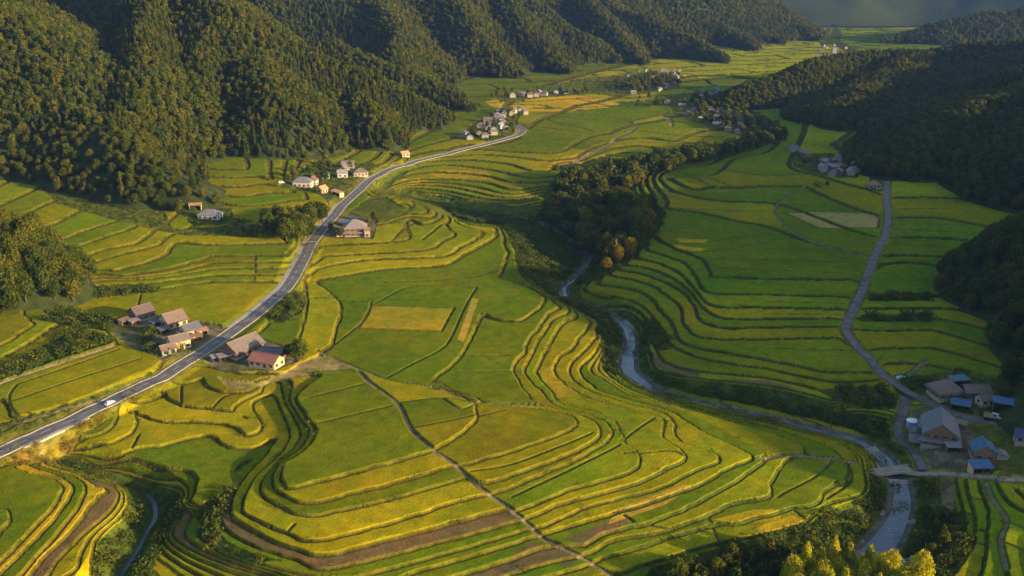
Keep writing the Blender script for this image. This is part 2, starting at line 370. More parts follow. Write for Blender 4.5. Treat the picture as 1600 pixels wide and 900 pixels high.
# ground that is not paddy: (polygon, class)
AREA = [
 ([(1000,912),(1020,888),(1130,856),(1262,822),(1298,795),(1354,780),(1362,750),(1354,722),(1385,735),(1398,770),(1395,800),(1385,830),(1350,865),(1310,925)], 'scrub'),
 ([(1412,745),(1440,750),(1472,746),(1470,800),(1505,803),(1516,850),(1495,890),(1470,925),(1340,925),(1400,850),(1425,800),(1425,770)], 'scrub'),
 ([(1090,600),(1200,608),(1290,628),(1318,640),(1390,665),(1405,690),(1430,715),(1440,735),(1410,732),(1372,705),(1340,680),(1280,663),(1180,640),(1090,620),(1040,608)], 'scrub'),
 ([(1280,612),(1320,603),(1380,606),(1405,620),(1400,640),(1330,640)], 'scrub'),
 ([(780,345),(850,352),(900,380),(912,400),(905,430),(870,440),(870,465),(950,482),(975,505),(972,560),(962,590),(940,575),(940,540),(938,505),(900,482),(868,465),(845,450),(818,430),(809,400),(800,372)], 'scrub'),
 ([(900,470),(950,478),(1000,498),(1008,530),(1010,562),(1040,592),(1100,598),(1040,612),(1000,590),(998,540),(985,505),(950,488)], 'scrub'),
 ([(915,395),(960,400),(985,405),(960,425),(930,440),(905,446),(895,440)], 'scrub'),
 ([(1004,498),(1025,505),(1045,530),(1050,545),(1030,550),(1012,530)], 'scrub'),
 ([(95,712),(180,733),(240,747),(285,778),(290,795),(262,835),(245,870),(235,925),(140,925),(152,850),(190,812),(203,785),(192,762),(150,742),(100,725)], 'scrub'),
 ([(372,765),(350,800),(338,822),(352,846),(400,868),(445,876),(400,882),(345,854),(316,832),(306,800),(335,775)], 'scrub'),
 ([(-60,580),(0,580),(60,545),(100,520),(120,510),(185,533),(100,560),(0,596),(-60,616)], 'scrub'),
 ([(32,655),(120,627),(200,597),(245,578),(248,586),(160,614),(100,636),(25,660)], 'scrub'),
 ([(-60,735),(0,716),(60,692),(250,604),(236,616),(130,678),(92,716),(60,726),(20,728),(-60,750)], 'dry'),
 ([(-60,690),(0,690),(120,640),(240,588),(250,582),(235,580),(100,634),(25,655),(-60,675)], 'rough'),
 ([(60,500),(100,485),(185,500),(180,520),(120,512)], 'scrub'),
 ([(75,462),(160,452),(250,450),(250,456),(130,466),(80,474)], 'scrub'),
 ([(1357,460),(1452,460),(1452,471),(1357,471)], 'scrub'),([(1347,492),(1452,492),(1452,503),(1345,503)], 'scrub'),
 ([(170,515),(185,500),(250,496),(345,508),(352,520),(320,538),(255,566),(238,556),(200,540)], 'yard'),
 ([(318,566),(350,542),(400,525),(450,545),(465,565),(430,580),(350,582)], 'yard'),
 ([(340,590),(400,598),(450,580),(470,566),(500,555),(562,578),(500,582),(430,598),(390,612),(360,610)], 'dirt'),
 ([(500,372),(520,345),(545,332),(590,345),(582,374)], 'yard'),
 ([(440,295),(450,270),(500,255),(580,255),(600,265),(560,292),(520,318),(500,305)], 'rough'),
 ([(290,345),(300,325),(360,325),(365,342),(400,345),(380,352),(300,352)], 'rough'),
 ([(240,300),(270,360),(400,350),(405,372),(280,368),(180,345),(90,320),(60,290)], 'rough'),
 ([(1400,600),(1440,590),(1500,575),(1640,620),(1640,690),(1560,680),(1510,660),(1450,640)], 'rough'),
 ([(1415,640),(1450,635),(1530,660),(1560,690),(1560,735),(1505,740),(1440,735),(1405,690),(1404,665)], 'yard'),
 ([(1505,662),(1560,668),(1620,700),(1640,746),(1560,744),(1555,700)], 'grass'),
 ([(1470,748),(1490,748),(1492,795),(1471,795)], 'brown'),
 ([(1240,238),(1300,240),(1345,262),(1340,280),(1290,276),(1240,262)], 'rough'),
 ([(1360,275),(1380,275),(1380,300),(1352,298)], 'rough'),
 ([(1390,262),(1530,270),(1530,283),(1395,283)], 'rough'),
 ([(720,205),(790,165),(815,172),(800,215),(760,222)], 'rough'),
 ([(1040,150),(1120,140),(1220,215),(1200,225),(1130,205),(1050,180)], 'rough'),
 ([(960,160),(1040,155),(1050,165),(980,168)], 'scrub'),
 ([(930,120),(1060,112),(1062,138),(990,148),(900,148),(780,160),(770,150)], 'rough'),
 ([(580,290),(640,300),(690,322),(712,343),(690,335),(640,312),(588,300)], 'grass'),
 ([(590,285),(600,275),(640,255),(690,245),(650,262),(615,285),(605,298)], 'scrub'),
 ([(640,300),(800,322),(840,322),(850,350),(740,350),(715,340),(690,322)], 'scrub'),
 ([(420,505),(410,492),(440,470),(455,452),(482,466),(470,490),(440,504)], 'rough'),
 ([(545,330),(590,300),(640,330),(600,346)], 'grass'),
 ([(850,300),(880,262),(1000,250),(1140,222),(1220,205),(1230,218),(1150,242),(1060,258),(1000,282),(990,300),(1040,335),(1030,360),(1000,395),(960,425),(920,410),(870,365),(840,340)], 'scrub'),
]
ROAD_MAIN = [(-60,730),(0,706),(53,682),(110,657),(167,629),(250,590),(315,550),(355,523),(400,490),(448,448),(469,412),(487,378),(512,348),(533,322),(565,293),(591,273),(637,256),(700,240),(755,226),(790,217),(812,210),(818,203),(808,196)]
ROAD_RIGHT = [(1386,262),(1386,290),(1385,312),(1388,337),(1384,365),(1372,390),(1357,425),(1350,447),(1336,477),(1323,507),(1323,520),(1340,542),(1360,562),(1380,585),(1400,600),(1417,612),(1450,627),(1487,645),(1525,655),(1562,662),(1600,677),(1650,705)]
LANE_RIVER = [(1416,614),(1412,640),(1403,666),(1406,688),(1425,704),(1438,720),(1446,736)]
LANE_FARM = [(1366,735),(1400,740),(1445,738),(1500,742),(1600,749),(1660,752)]

# ---- level field by radial basis functions
PYS = 1.9
pts, val = [], []
for lv, pl in CONT:
    s = smooth(pl, 9.0)
    pts.append(s); val.append(np.full(len(s), float(lv)))
for rv in (RIVER, STREAM):
    s = smooth(rv, 8.0)
    pts.append(s[:, :2]); val.append(s[:, 3] - 0.3)
a_ = np.array(ANCH, float)
pts.append(a_[:, :2]); val.append(a_[:, 2])
P = np.vstack(pts); V = np.concatenate(val)
P = P * [1.0, PYS]
K = np.sqrt(((P[:, None, :] - P[None, :, :]) ** 2).sum(-1))
n_ = len(P)
A = np.zeros((n_ + 1, n_ + 1))
A[:n_, :n_] = -K + np.eye(n_) * 1.2
A[:n_, n_] = 1; A[n_, :n_] = 1
sol = np.linalg.solve(A, np.append(V, 0.0))
del A, K
GX0, GX1, GDX = -280.0, 1880.0, 1.2
GY0, GY1, GDY = 44.0, 990.0, 1.0
gx = np.arange(GX0, GX1 + 0.1, GDX); gy = np.arange(GY0, GY1 + 0.1, GDY)
CF = 3
cx = np.arange(0, len(gx) + CF, CF) * GDX + GX0
cy = np.arange(0, len(gy) + CF, CF) * GDY + GY0
Lc = np.empty((len(cy), len(cx)))
P2 = (P ** 2).sum(1)
for j, yy in enumerate(cy):
    q = np.stack([cx, np.full_like(cx, yy * PYS)], 1)
    d2 = (q ** 2).sum(1)[:, None] + P2[None] - 2 * q @ P.T
    np.maximum(d2, 0, out=d2); np.sqrt(d2, out=d2)
    Lc[j] = -d2 @ sol[:n_] + sol[n_]
def resize(Fc, ny, nx, cf):
    jy = np.arange(ny) / cf; jx = np.arange(nx) / cf
    y0 = np.minimum(jy.astype(int), Fc.shape[0] - 2); x0 = np.minimum(jx.astype(int), Fc.shape[1] - 2)
    fy = (jy - y0)[:, None]; fx = (jx - x0)[None]
    return ((Fc[y0][:, x0] * (1 - fx) + Fc[y0][:, x0 + 1] * fx) * (1 - fy)
            + (Fc[y0 + 1][:, x0] * (1 - fx) + Fc[y0 + 1][:, x0 + 1] * fx) * fy)
L = resize(Lc, len(gy), len(gx), CF)
def blur(a):
    b = np.pad(a, 1, mode='edge')
    b = (b[:-2] + 2 * b[1:-1] + b[2:]) / 4
    return (b[:, :-2] + 2 * b[:, 1:-1] + b[:, 2:]) / 4
for _ in range(3): L = blur(L)
L = np.clip(L, -9.5, 32)
PX, PY = np.meshgrid(gx, gy)
ZS = DZ * (L - 10.0)
X, Y = at_z(PX, PY, ZS)

def gsample(G, px, py):
    fx = np.clip((np.asarray(px, float) - GX0) / GDX, 0, len(gx) - 1.001)
    fy = np.clip((np.asarray(py, float) - GY0) / GDY, 0, len(gy) - 1.001)
    ix, iy = fx.astype(int), fy.astype(int)
    fx, fy = fx - ix, fy - iy
    return (G[iy, ix] * (1 - fx) + G[iy, ix + 1] * fx) * (1 - fy) + (G[iy + 1, ix] * (1 - fx) + G[iy + 1, ix + 1] * fx) * fy

def ground_px(px, py):
    """world point of the smooth valley floor behind a photograph point"""
    z = gsample(ZS, px, py)
    x, y = at_z(px, py, z)
    return x, y, z

def floor_z(x, y, G=None):
    """valley floor height under world x, y"""
    G = ZS if G is None else G
    z = np.zeros(np.shape(x))
    for _ in range(4):
        px, py = project(x, y, z)
        z = gsample(ZS, px, py)
    px, py = project(x, y, z)
    return gsample(G, px, py)

def line_dist(lines, maxd, vals=None):
    """world distance from every grid point to the nearest line (pixel polylines on the floor); optional value along it"""
    D = np.full(X.shape, 1e9); S = np.zeros(X.shape)
    for li, ln in enumerate(lines):
        ln = np.asarray(ln, float)
        wx, wy, wz = ground_px(ln[:, 0], ln[:, 1])
        vv = wz if vals is None else vals[li]
        for k in range(len(ln) - 1):
            x0, x1 = sorted((ln[k, 0], ln[k + 1, 0])); y0, y1 = sorted((ln[k, 1], ln[k + 1, 1]))
            dep = max(wy[k], 150.0)
            mx = maxd * FPX / dep * 1.15 + 2; my = mx * 0.85
            i0 = max(0, int((x0 - mx - GX0) / GDX)); i1 = min(len(gx), int((x1 + mx - GX0) / GDX) + 2)
            j0 = max(0, int((y0 - my - GY0) / GDY)); j1 = min(len(gy), int((y1 + my - GY0) / GDY) + 2)
            if i1 <= i0 or j1 <= j0: continue
            xs, ys = X[j0:j1, i0:i1], Y[j0:j1, i0:i1]
            ex, ey = wx[k + 1] - wx[k], wy[k + 1] - wy[k]
            t = np.clip(((xs - wx[k]) * ex + (ys - wy[k]) * ey) / (ex * ex + ey * ey + 1e-9), 0, 1)
            d = np.hypot(xs - wx[k] - t * ex, ys - wy[k] - t * ey)
            sub = D[j0:j1, i0:i1]; m = d < sub
            sub[m] = d[m]
            ss = S[j0:j1, i0:i1]; sv = vv[k] + t * (vv[k + 1] - vv[k]); ss[m] = sv[m]
    return D, S

# gradient of the level in world units -> distance to the nearest terrace edge
def grad_world(F):
    Fu = np.gradient(F, axis=1); Fv = np.gradient(F, axis=0)
    Xu = np.gradient(X, axis=1); Xv = np.gradient(X, axis=0); Yu = np.gradient(Y, axis=1); Yv = np.gradient(Y, axis=0)
    det = Xu * Yv - Xv * Yu
    det = np.where(np.abs(det) < 1e-6, -1e-6, det)
    return (Fu * Yv - Fv * Yu) / det, (Fv * Xu - Fu * Xv) / det
gxw, gyw = grad_world(L)
gm = np.hypot(gxw, gyw) + 1e-4
ROWM = np.abs(np.gradient(Y, axis=0))                    # metres per grid row
nl = np.round(L)
sdist = (L - nl) / gm                                    # signed metres, + on the upper side
sdist = sdist + np.minimum(1, 0.12 / gm) * 1.5 * fbm(X / 5, Y / 5, 91, 2)
# area classes
CLS = np.zeros(X.shape, np.int8)
CN = ['paddy', 'scrub', 'dry', 'rough', 'yard', 'dirt', 'grass', 'brown']
wob = 3.0 * fbm(PX / 14, PY / 9, 5, 2)
for poly, cl in AREA:
    CLS[in_poly(PX + wob, PY + wob * 0.7, poly)] = CN.index(cl)
wild = CLS > 0
flat = wild & (CLS >= 4)
# distances
ddiv, _ = line_dist([smooth(l, 8) for l in DIV], 3.5)
dpath = np.full(X.shape, 1e9)
for pl, wd in PATHS:
    d, _ = line_dist([smooth(pl, 8)], wd / 2 + 2.0)
    dpath = np.minimum(dpath, d - wd / 2)
def road_axis(pts, step=6.0):
    s = smooth(pts, step)
    x, y, z = ground_px(s[:, 0], s[:, 1])
    for _ in range(6):
        z = np.convolve(np.pad(z, 2, mode='edge'), np.ones(5) / 5, 'valid')
    return s, np.stack([x, y, z], 1)
RD = {}
for nm, ptsr, hw in (('main', ROAD_MAIN, 3.7), ('right', ROAD_RIGHT, 2.2), ('lane', LANE_RIVER, 1.8), ('farm', LANE_FARM, 1.7)):
    s, ax = road_axis(ptsr)
    RD[nm] = (s, ax, hw)
def ribbon_axis(rv):
    s = smooth(rv, 5.0)
    z = DZ * (s[:, 3] - 10.0)
    x, y = at_z(s[:, 0], s[:, 1], z)
    for _ in range(3):
        z = np.convolve(np.pad(z, 2, mode='edge'), np.ones(5) / 5, 'valid')
    dep = y * CP - (z - CAM_H) * SP
    return s, np.stack([x, y, z], 1), np.maximum(1.06 * s[:, 2] * dep / FPX / 2, 0.5)
WAT = {'river': ribbon_axis(RIVER), 'stream': ribbon_axis(STREAM)}

# ---- terrace profile
near_w = np.maximum(0.36, 0.62 * ROWM)
rw = np.minimum(near_w, 0.17 / gm)                        # half width of the riser
t = np.clip(sdist / rw * 0.5 + 0.5, 0, 1); t = t * t * (3 - 2 * t)
ZT = DZ * (nl - 1 + t - 10.0) + DZ * 0.5
# beyond the far road single steps fade into gentle ground
wildf = blur(blur(wild.astype(float)))
ZT = ZT * (1 - wildf) + ZS * wildf
edge = np.abs(sdist) < np.minimum(rw + 0.12 + 0.2 * ROWM, 0.3 / gm)
isd = ddiv < np.maximum(0.6, 0.6 * ROWM)
farm = Y > 1200
# far fields: a loose patchwork in world space
ca, sa = math.cos(0.35), math.sin(0.35)
fu = (X * ca + Y * sa) / 130 + 0.5 * fbm(X / 160, Y / 120, 3, 2); fv = (-X * sa + Y * ca) / 62 + 0.8 * fbm(X / 150, Y / 90, 9, 2)
fu = fu + 0.5 * (np.floor(fv) % 2)
fcell = (np.abs(fu - np.round(fu)) * 130 < 0.4 * ROWM) | (np.abs(fv - np.round(fv)) * 62 < np.maximum(0.6, 0.4 * ROWM))
barrier = (edge | isd | (farm & fcell) | (dpath < 0.3)) & ~wild
# connected paddies by run-length labelling
free = ~barrier & ~wild
parent = []
def find(a):
    while parent[a] != a:
        parent[a] = parent[parent[a]]; a = parent[a]
    return a
LAB = np.full(X.shape, -1, np.int32)
prev = []
for j in range(X.shape[0]):
    r = np.flatnonzero(np.diff(np.concatenate([[0], free[j].view(np.int8), [0]])))
    cur = []
    k = 0
    for s0, e0 in zip(r[::2], r[1::2]):
        lab = -1
        while k < len(prev) and prev[k][1] <= s0: k += 1
        kk = k
        while kk < len(prev) and prev[kk][0] < e0:
            q = find(prev[kk][2])
            if lab < 0: lab = q
            else:
                q2 = find(lab)
                if q2 != q: parent[max(q, q2)] = min(q, q2)
                lab = min(q, q2)
            kk += 1
        if lab < 0:
            lab = len(parent); parent.append(lab)
        cur.append((s0, e0, lab)); LAB[j, s0:e0] = lab
    prev = cur
root = np.array([find(i) for i in range(len(parent))] + [-1])
LAB = root[LAB]

PAL = {'green': (0.092, 0.125, 0.003), 'lime': (0.122, 0.152, 0.004), 'olive': (0.155, 0.158, 0.004), 'yellow': (0.182, 0.172, 0.004), 'gold2': (0.235, 0.190, 0.012), 'gold': (0.31, 0.222, 0.010),
       'dryc': (0.30, 0.215, 0.03), 'tan': (0.27, 0.20, 0.07), 'brown': (0.120, 0.085, 0.038)}
nlab = len(root)
lr = np.random.default_rng(11)
pick = lr.random(nlab)
seq = ['green', 'lime', 'olive', 'olive', 'yellow']
base = np.array([PAL[seq[min(4, int(p * 5.0))]] for p in pick])
base = base * (0.80 + 0.40 * lr.random((nlab, 1)))
zoff = (lr.random(nlab) - 0.5) * 0.25
crop = 0.35 + 0.25 * lr.random(nlab)
size = np.bincount(LAB[LAB >= 0], minlength=nlab)
for sx, sy, cl in SEED:
    i, j = int(round((sx - GX0) / GDX)), int(round((sy - GY0) / GDY))
    l = LAB[j, i]
    if l >= 0:
        base[l] = PAL[cl]
        if cl in ('brown', 'tan'): crop[l] = 0.1
tiny = size < 25
C = np.zeros(X.shape + (3,))
m = LAB >= 0
C[m] = base[LAB[m]]
for poly, cl in PLOT:
    mm = m & in_poly(PX, PY, poly)
    C[mm] = PAL[cl]
# slow variation inside the paddies
C *= (1 + 0.35 * fbm(X / 30, Y / 30, 21, 3))[..., None]
yl = np.clip(1.6 * fbm(X / 45, Y / 45, 31, 2), -0.5, 0.5)[..., None]
yl = yl + np.clip(1.5 * fbm(X / 7, Y / 7, 33, 2), -.5, .5)[..., None]
C[..., :] *= np.concatenate([1 + 0.35 * yl, 1 + 0.08 * yl, 1 - 0 * yl], -1)
ZT = ZT + np.where(m & ~tiny[LAB], zoff[LAB] + crop[LAB], 0.0)
C *= (1 + .32 * fbm(X / 3.2, Y / 3.2, 35, 2))[..., None]
C *= 1 + np.clip((PX - 1000) / 150, 0, 1)[..., None] * np.array((0.10, 0.16, 0.0))  # brightens the shaded right-bank paddies in their colour, in place of light
sun_tint = np.clip((1150 - PX) / 300, 0, 1)[..., None]  # yellow sunlight tint put into the colour of the sunlit west
C *= 1 + sun_tint * np.array((0.08, 0.03, -0.1))
# bunds and risers: grass, dry in places
gn = np.clip(0.5 + 1.8 * fbm(X / 22, Y / 22, 41, 3), 0, 1)[..., None]
fine = (0.75 + 0.9 * (fbm(X / 2.2, Y / 2.2, 51, 2) + 0.25))[..., None]
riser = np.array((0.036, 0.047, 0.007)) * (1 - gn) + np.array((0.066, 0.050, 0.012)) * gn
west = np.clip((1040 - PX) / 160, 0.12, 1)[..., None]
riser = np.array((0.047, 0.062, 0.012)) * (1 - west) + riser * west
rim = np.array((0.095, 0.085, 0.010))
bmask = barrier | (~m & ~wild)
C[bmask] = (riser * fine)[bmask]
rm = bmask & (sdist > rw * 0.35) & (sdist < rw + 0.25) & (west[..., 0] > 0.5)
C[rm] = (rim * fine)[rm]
C[isd & ~edge & ~wild] = (np.array((0.085, 0.078, 0.018)) * fine)[isd & ~edge & ~wild]
ZT = ZT + np.where(isd & ~wild, 0.15, 0)
rough = np.zeros(X.shape)
ACOL = {'scrub': (0.046, 0.072, 0.010), 'dry': (0.17, 0.115, 0.018), 'rough': (0.098, 0.100, 0.018), 'yard': (0.15, 0.125, 0.085), 'dirt': (0.26, 0.185, 0.085), 'grass': (0.075, 0.090, 0.012), 'brown': (0.15, 0.11, 0.06)}
ALT = {'scrub': (0.072, 0.088, 0.012), 'dry': (0.13, 0.13, 0.012), 'rough': (0.065, 0.085, 0.012), 'yard': (0.075, 0.078, 0.025), 'dirt': (0.16, 0.15, 0.03), 'grass': (0.10, 0.105, 0.014), 'brown': (0.12, 0.09, 0.045)}
mixn = np.clip(0.5 + 2.2 * fbm(X / 9, Y / 9, 61, 3), 0, 1)[..., None]
for k, nme in enumerate(CN):
    if k == 0: continue
    mm = CLS == k
    c = (np.array(ACOL[nme]) * (1 - mixn) + np.array(ALT[nme]) * mixn) * fine
    C[mm] = c[mm]
    if nme in ('scrub', 'dry', 'rough'):
        rough[mm] = 1.0
ZT = ZT + rough * (0.9 * fbm(X / 3.5, Y / 3.5, 71, 2) + 0.5 * fbm(X / 1.3, Y / 1.3, 77, 1))
pm = dpath < 0.0
C[pm] = (np.array((0.165, 0.132, 0.072)) * fine)[pm]
ZT = np.where(dpath < 0.4, np.where(wild, ZT, ZS * 0.5 + ZT * 0.5), ZT)
# roads, lanes: bench the ground to the carriageway
for nm in RD:
    s, ax, hw = RD[nm]
    d, zr = line_dist([s], hw + 9, [ax[:, 2]])
    drop = np.maximum(0.25, 0.12 * ROWM)
    bl = np.clip((d - hw - 0.9) / 5.0, 0, 1); bl = bl * bl * (3 - 2 * bl)
    ok = d < 1e8
    ZT = np.where(ok, (zr - np.where(d < hw + 0.5, drop, 0.05)) * (1 - bl) + ZT * bl, ZT)
    sh = ok & (d < hw + (2.2 if nm == 'main' else 1.4)) & (d >= hw - 0.3)
    C[sh] = ((np.array((0.19, 0.155, 0.035)) * gn + np.array((0.105, 0.105, 0.017)) * (1 - gn)) * fine)[sh]
    C[ok & (d < hw - 0.3)] = (0.1, 0.09, 0.07)
# river beds
for nm in WAT:
    s, ax, hwv = WAT[nm]
    wx, wy = ax[:, 0], ax[:, 1]
    D, S = line_dist([np.stack(project(wx, wy, ax[:, 2]), 1)], 22, [ax[:, 2]])
    _, HWD = line_dist([np.stack(project(wx, wy, ax[:, 2]), 1)], 22, [hwv])
    ok = D < 1e8
    b = np.clip((D - HWD) / np.maximum(2.5, ROWM), -1, 1)
    zb = S + np.where(b < 0, b * 0.7, b * 1.0)
    k = np.clip((D - HWD - 1.5) / 6.0, 0, 1)
    ZT = np.where(ok, np.minimum(ZT, zb * (1 - k) + np.maximum(ZT, zb) * k) if nm == 'x' else zb * (1 - k) + np.maximum(ZT, S + 0.6) * k, ZT)
    g = ok & (D < HWD + 1.2)
    C[g] = (np.array((0.11, 0.10, 0.075) if nm == 'river' else (0.045, 0.062, 0.012)) * fine)[g]
    bar = ok & (nm == 'river') & (D < HWD + 1.6) & (fbm(X / 5, Y / 5, 93, 2) > .20)
    C[bar] = (np.array((0.23, 0.205, 0.17)) * fine)[bar]
np.clip(C, 0.004, 0.8, out=C)

# ---- ground mesh
m, t_, b_ = mat_base("valley_ground")
at = nd(t_, "ShaderNodeAttribute", attribute_name="Col")
geo = nd(t_, "ShaderNodeNewGeometry")
n1 = nd(t_, "ShaderNodeTexNoise"); n1.inputs["Scale"].default_value = 1.1; n1.inputs["Detail"].default_value = 3; n1.inputs["Roughness"].default_value = 0.7
n2 = nd(t_, "ShaderNodeTexNoise"); n2.inputs["Scale"].default_value = 0.23; n2.inputs["Detail"].default_value = 4
t_.links.new(geo.outputs["Position"], n1.inputs["Vector"]); t_.links.new(geo.outputs["Position"], n2.inputs["Vector"])
r1 = nd(t_, "ShaderNodeMapRange"); [r1.inputs[i].default_value.__class__ for i in (0,)]
r1.inputs[1].default_value = 0.3; r1.inputs[2].default_value = 0.7; r1.inputs[3].default_value = 0.72; r1.inputs[4].default_value = 1.28
r2 = nd(t_, "ShaderNodeMapRange")
r2.inputs[1].default_value = 0.3; r2.inputs[2].default_value = 0.7; r2.inputs[3].default_value = 0.86; r2.inputs[4].default_value = 1.14
t_.links.new(n1.outputs[0], r1.inputs[0]); t_.links.new(n2.outputs[0], r2.inputs[0])
mp = nd(t_, "ShaderNodeMapping"); mp.inputs["Rotation"].default_value = (0, 0, 0.5)
wv = nd(t_, "ShaderNodeTexWave"); wv.bands_direction = 'X'; wv.inputs["Scale"].default_value = 0.19; wv.inputs["Distortion"].default_value = 1.6; wv.inputs["Detail"].default_value = 2; wv.inputs["Detail Scale"].default_value = .4
t_.links.new(geo.outputs["Position"], mp.inputs["Vector"]); t_.links.new(mp.outputs[0], wv.inputs["Vector"])
r3 = nd(t_, "ShaderNodeMapRange"); r3.inputs[3].default_value = 0.965; r3.inputs[4].default_value = 1.035
t_.links.new(wv.outputs["Fac"], r3.inputs[0])
m3 = nd(t_, "ShaderNodeMath", operation='MULTIPLY'); t_.links.new(r2.outputs[0], m3.inputs[0]); t_.links.new(r3.outputs[0], m3.inputs[1])
mu = nd(t_, "ShaderNodeMath", operation='MULTIPLY'); t_.links.new(r1.outputs[0], mu.inputs[0]); t_.links.new(m3.outputs[0], mu.inputs[1])
vs = nd(t_, "ShaderNodeVectorMath", operation='SCALE'); t_.links.new(at.outputs["Color"], vs.inputs[0]); t_.links.new(mu.outputs[0], vs.inputs["Scale"])
t_.links.new(vs.outputs[0], b_.inputs["Base Color"])
b_.inputs["Roughness"].default_value = 0.9; b_.inputs["Specular IOR Level"].default_value = 0.0
bp = nd(t_, "ShaderNodeBump"); bp.inputs["Strength"].default_value = 0.55; bp.inputs["Distance"].default_value = 0.5
t_.links.new(n1.outputs[0], bp.inputs["Height"]); t_.links.new(bp.outputs[0], b_.inputs["Normal"])
M_GROUND = m
ny, nx = X.shape
idx = np.arange(ny * nx, dtype=np.int32).reshape(ny, nx)
F = np.stack([idx[1:, :-1], idx[1:, 1:], idx[:-1, 1:], idx[:-1, :-1]], -1).reshape(-1, 4)
ground = link_mesh("ground", np.stack([X, Y, ZT], -1).reshape(-1, 3), F, M_GROUND, smooth_shade=True)
ca_ = ground.data.color_attributes.new("Col", 'FLOAT_COLOR', 'POINT')
ca_.data.foreach_set("color", np.concatenate([C, np.ones(C.shape[:2] + (1,))], -1).astype(np.float32).ravel())
tag(ground, kind='structure')
del F, idx, C
# ------------------------------------------------------------------ hills
# ridge lines: points of the photograph with their distance; slope of the flanks
def rp(*p): return np.array([at_depth(a, b, d) for a, b, d in p])
RIDGE = [
 (0.62, rp((290,-40,1170),(350,4,1090),(470,66,1090),(560,104,1085),(620,142,1070),(680,192,1040),(703,218,990))),
 (0.72, rp((120,-170,1500),(190,-70,1280),(236,-8,1120),(226,45,1000),(210,108,890),(200,158,820),(205,200,770))),
 (0.75, rp((420,60,1070),(400,100,960),(420,150,900),(455,205,875))),
 (0.75, rp((560,104,1080),(560,150,1000),(585,200,930))),
 (0.75, rp((350,4,1090),(330,20,1080),(310,90,970),(300,150,900),(320,210,860))),
 (0.66, rp((-250,-150,1050),(-60,-60,1000),(20,28,900),(58,92,850),(115,162,800),(185,200,750),(232,236,705),(262,258,700),(283,286,676))),
 (0.60, rp((60,92,850),(10,170,800),(-30,220,780))),
 (0.95, rp((-300,260,540),(-80,330,515),(0,352,505),(45,388,500))),
 # second range
 (0.60, rp((520,60,1330),(600,96,1260),(640,108,1240),(700,142,1200),(745,172,1150),(762,188,1130))),
 (0.70, rp((440,-260,2100),(520,-110,1850),(585,-10,1680),(622,42,1560),(650,80,1480),(700,118,1440),(758,145,1410))),
 (0.70, rp((622,42,1560),(612,80,1420),(640,110,1340))),
 (0.70, rp((560,-260,2300),(700,-90,2000),(840,4,1850),(900,42,1800),(950,84,1750),(982,104,1710))),
 (0.75, rp((640,-120,1950),(700,-20,1760),(745,45,1620),(790,98,1530),(830,126,1490))),
 (0.75, rp((770,-40,1900),(830,40,1720),(870,92,1610),(905,124,1540))),
 # third range
 (0.68, rp((700,-260,2500),(840,-110,2250),(940,-10,2080),(1040,40,1920),(1100,68,1840),(1140,98,1730))),
 (0.60, rp((900,-250,2700),(1000,-90,2550),(1090,2,2450),(1160,18,2400),(1230,36,2330),(1275,56,2250),(1290,70,2200))),
 (0.70, rp((1060,-10,2420),(1140,44,2150),(1185,76,1980),(1200,90,1900))),
 (0.70, rp((1160,18,2400),(1200,50,2250),(1240,75,2080))),
 (0.75, rp((900,-30,2080),(950,30,1900),(985,72,1790),(1005,98,1720))),
 # right side
 (0.42, rp((1900,-40,2500),(1700,-5,2350),(1600,12,2270),(1540,22,2240),(1480,32,2210),(1430,49,2190),(1370,69,2160))),
 (0.50, rp((1118,168,1205),(1160,140,1230),(1250,106,1300),(1310,84,1400),(1440,78,1460),(1600,57,1420),(1800,20,1380))),
 (0.28, rp((1440,78,1450),(1370,125,1250),(1335,158,1110),(1300,190,1050))),
 (0.34, rp((1800,20,1380),(1700,80,1150),(1600,146,950),(1500,186,880),(1440,215,845),(1408,240,835))),
 (0.45, rp((1900,60,900),(1750,190,740),(1620,270,745),(1555,302,770))),
 (0.85, rp((2100,100,520),(1850,240,500),(1720,320,500),(1620,385,525),(1555,430,540),(1515,465,545))),
 (0.85, rp((1850,240,500),(1800,400,430),(1660,525,420),(1590,565,415))),
 (0.85, rp((1800,400,430),(1760,540,370),(1690,600,370))),
 # unseen ridges beyond the right edge, shaped to cast shade across the valley
 (1.0, np.array([(342,505,80),(352,440,76),(378,380,90),(405,292,78),(394,218,60)], float)),
 (0.90, np.array([(760,700,150),(580,500,118),(480,400,96),(440,345,78),(432,292,66)], float)),
]
FAR_RIDGE = [(0.28, np.array([(-1500,5600,520),(400,5200,420),(1400,4600,360),(2400,4200,340),(3400,3900,420)], float)),
             (0.30, np.array([(900,4900,330),(1150,4000,170),(1200,3500,60)], float)),
             (0.30, np.array([(1900,4400,330),(1800,3700,190),(1750,3250,80)], float))]

def ridge_height(x, y, ridges, fl=0.0):
    z = np.full(np.shape(x), -200.0)
    for k, rr in ridges:
        r3 = smooth(rr, 80.0) if len(rr) > 2 else rr
        for a, b in zip(r3[:-1], r3[1:]):
            e = b - a
            tt = np.clip(((x - a[0]) * e[0] + (y - a[1]) * e[1]) / (e[0] ** 2 + e[1] ** 2 + 1e-9), 0, 1)
            d = np.hypot(x - a[0] - tt * e[0], y - a[1] - tt * e[1])
            h = a[2] + tt * e[2]
            z = np.maximum(z, h - CANOPY - k * (np.sqrt(d * d + 60) - 7.7))
    return z
CANOPY = 8.0
def hill_z(x, y):
    wx = 13 * fbm(x / 130, y / 130, 101, 3); wy = 13 * fbm(x / 130, y / 130, 103, 3)
    z = ridge_height(x + wx, y + wy, RIDGE)
    g = np.abs(fbm(x / 190, y / 190, 109, 2)) * 2                      # gullies
    return z + 8 * fbm(x / 60, y / 60, 107, 3) - 26 * (0.5 - np.minimum(g, .5)) ** 1.0 * np.clip((z + 6) / 70, 0, 1) + 6

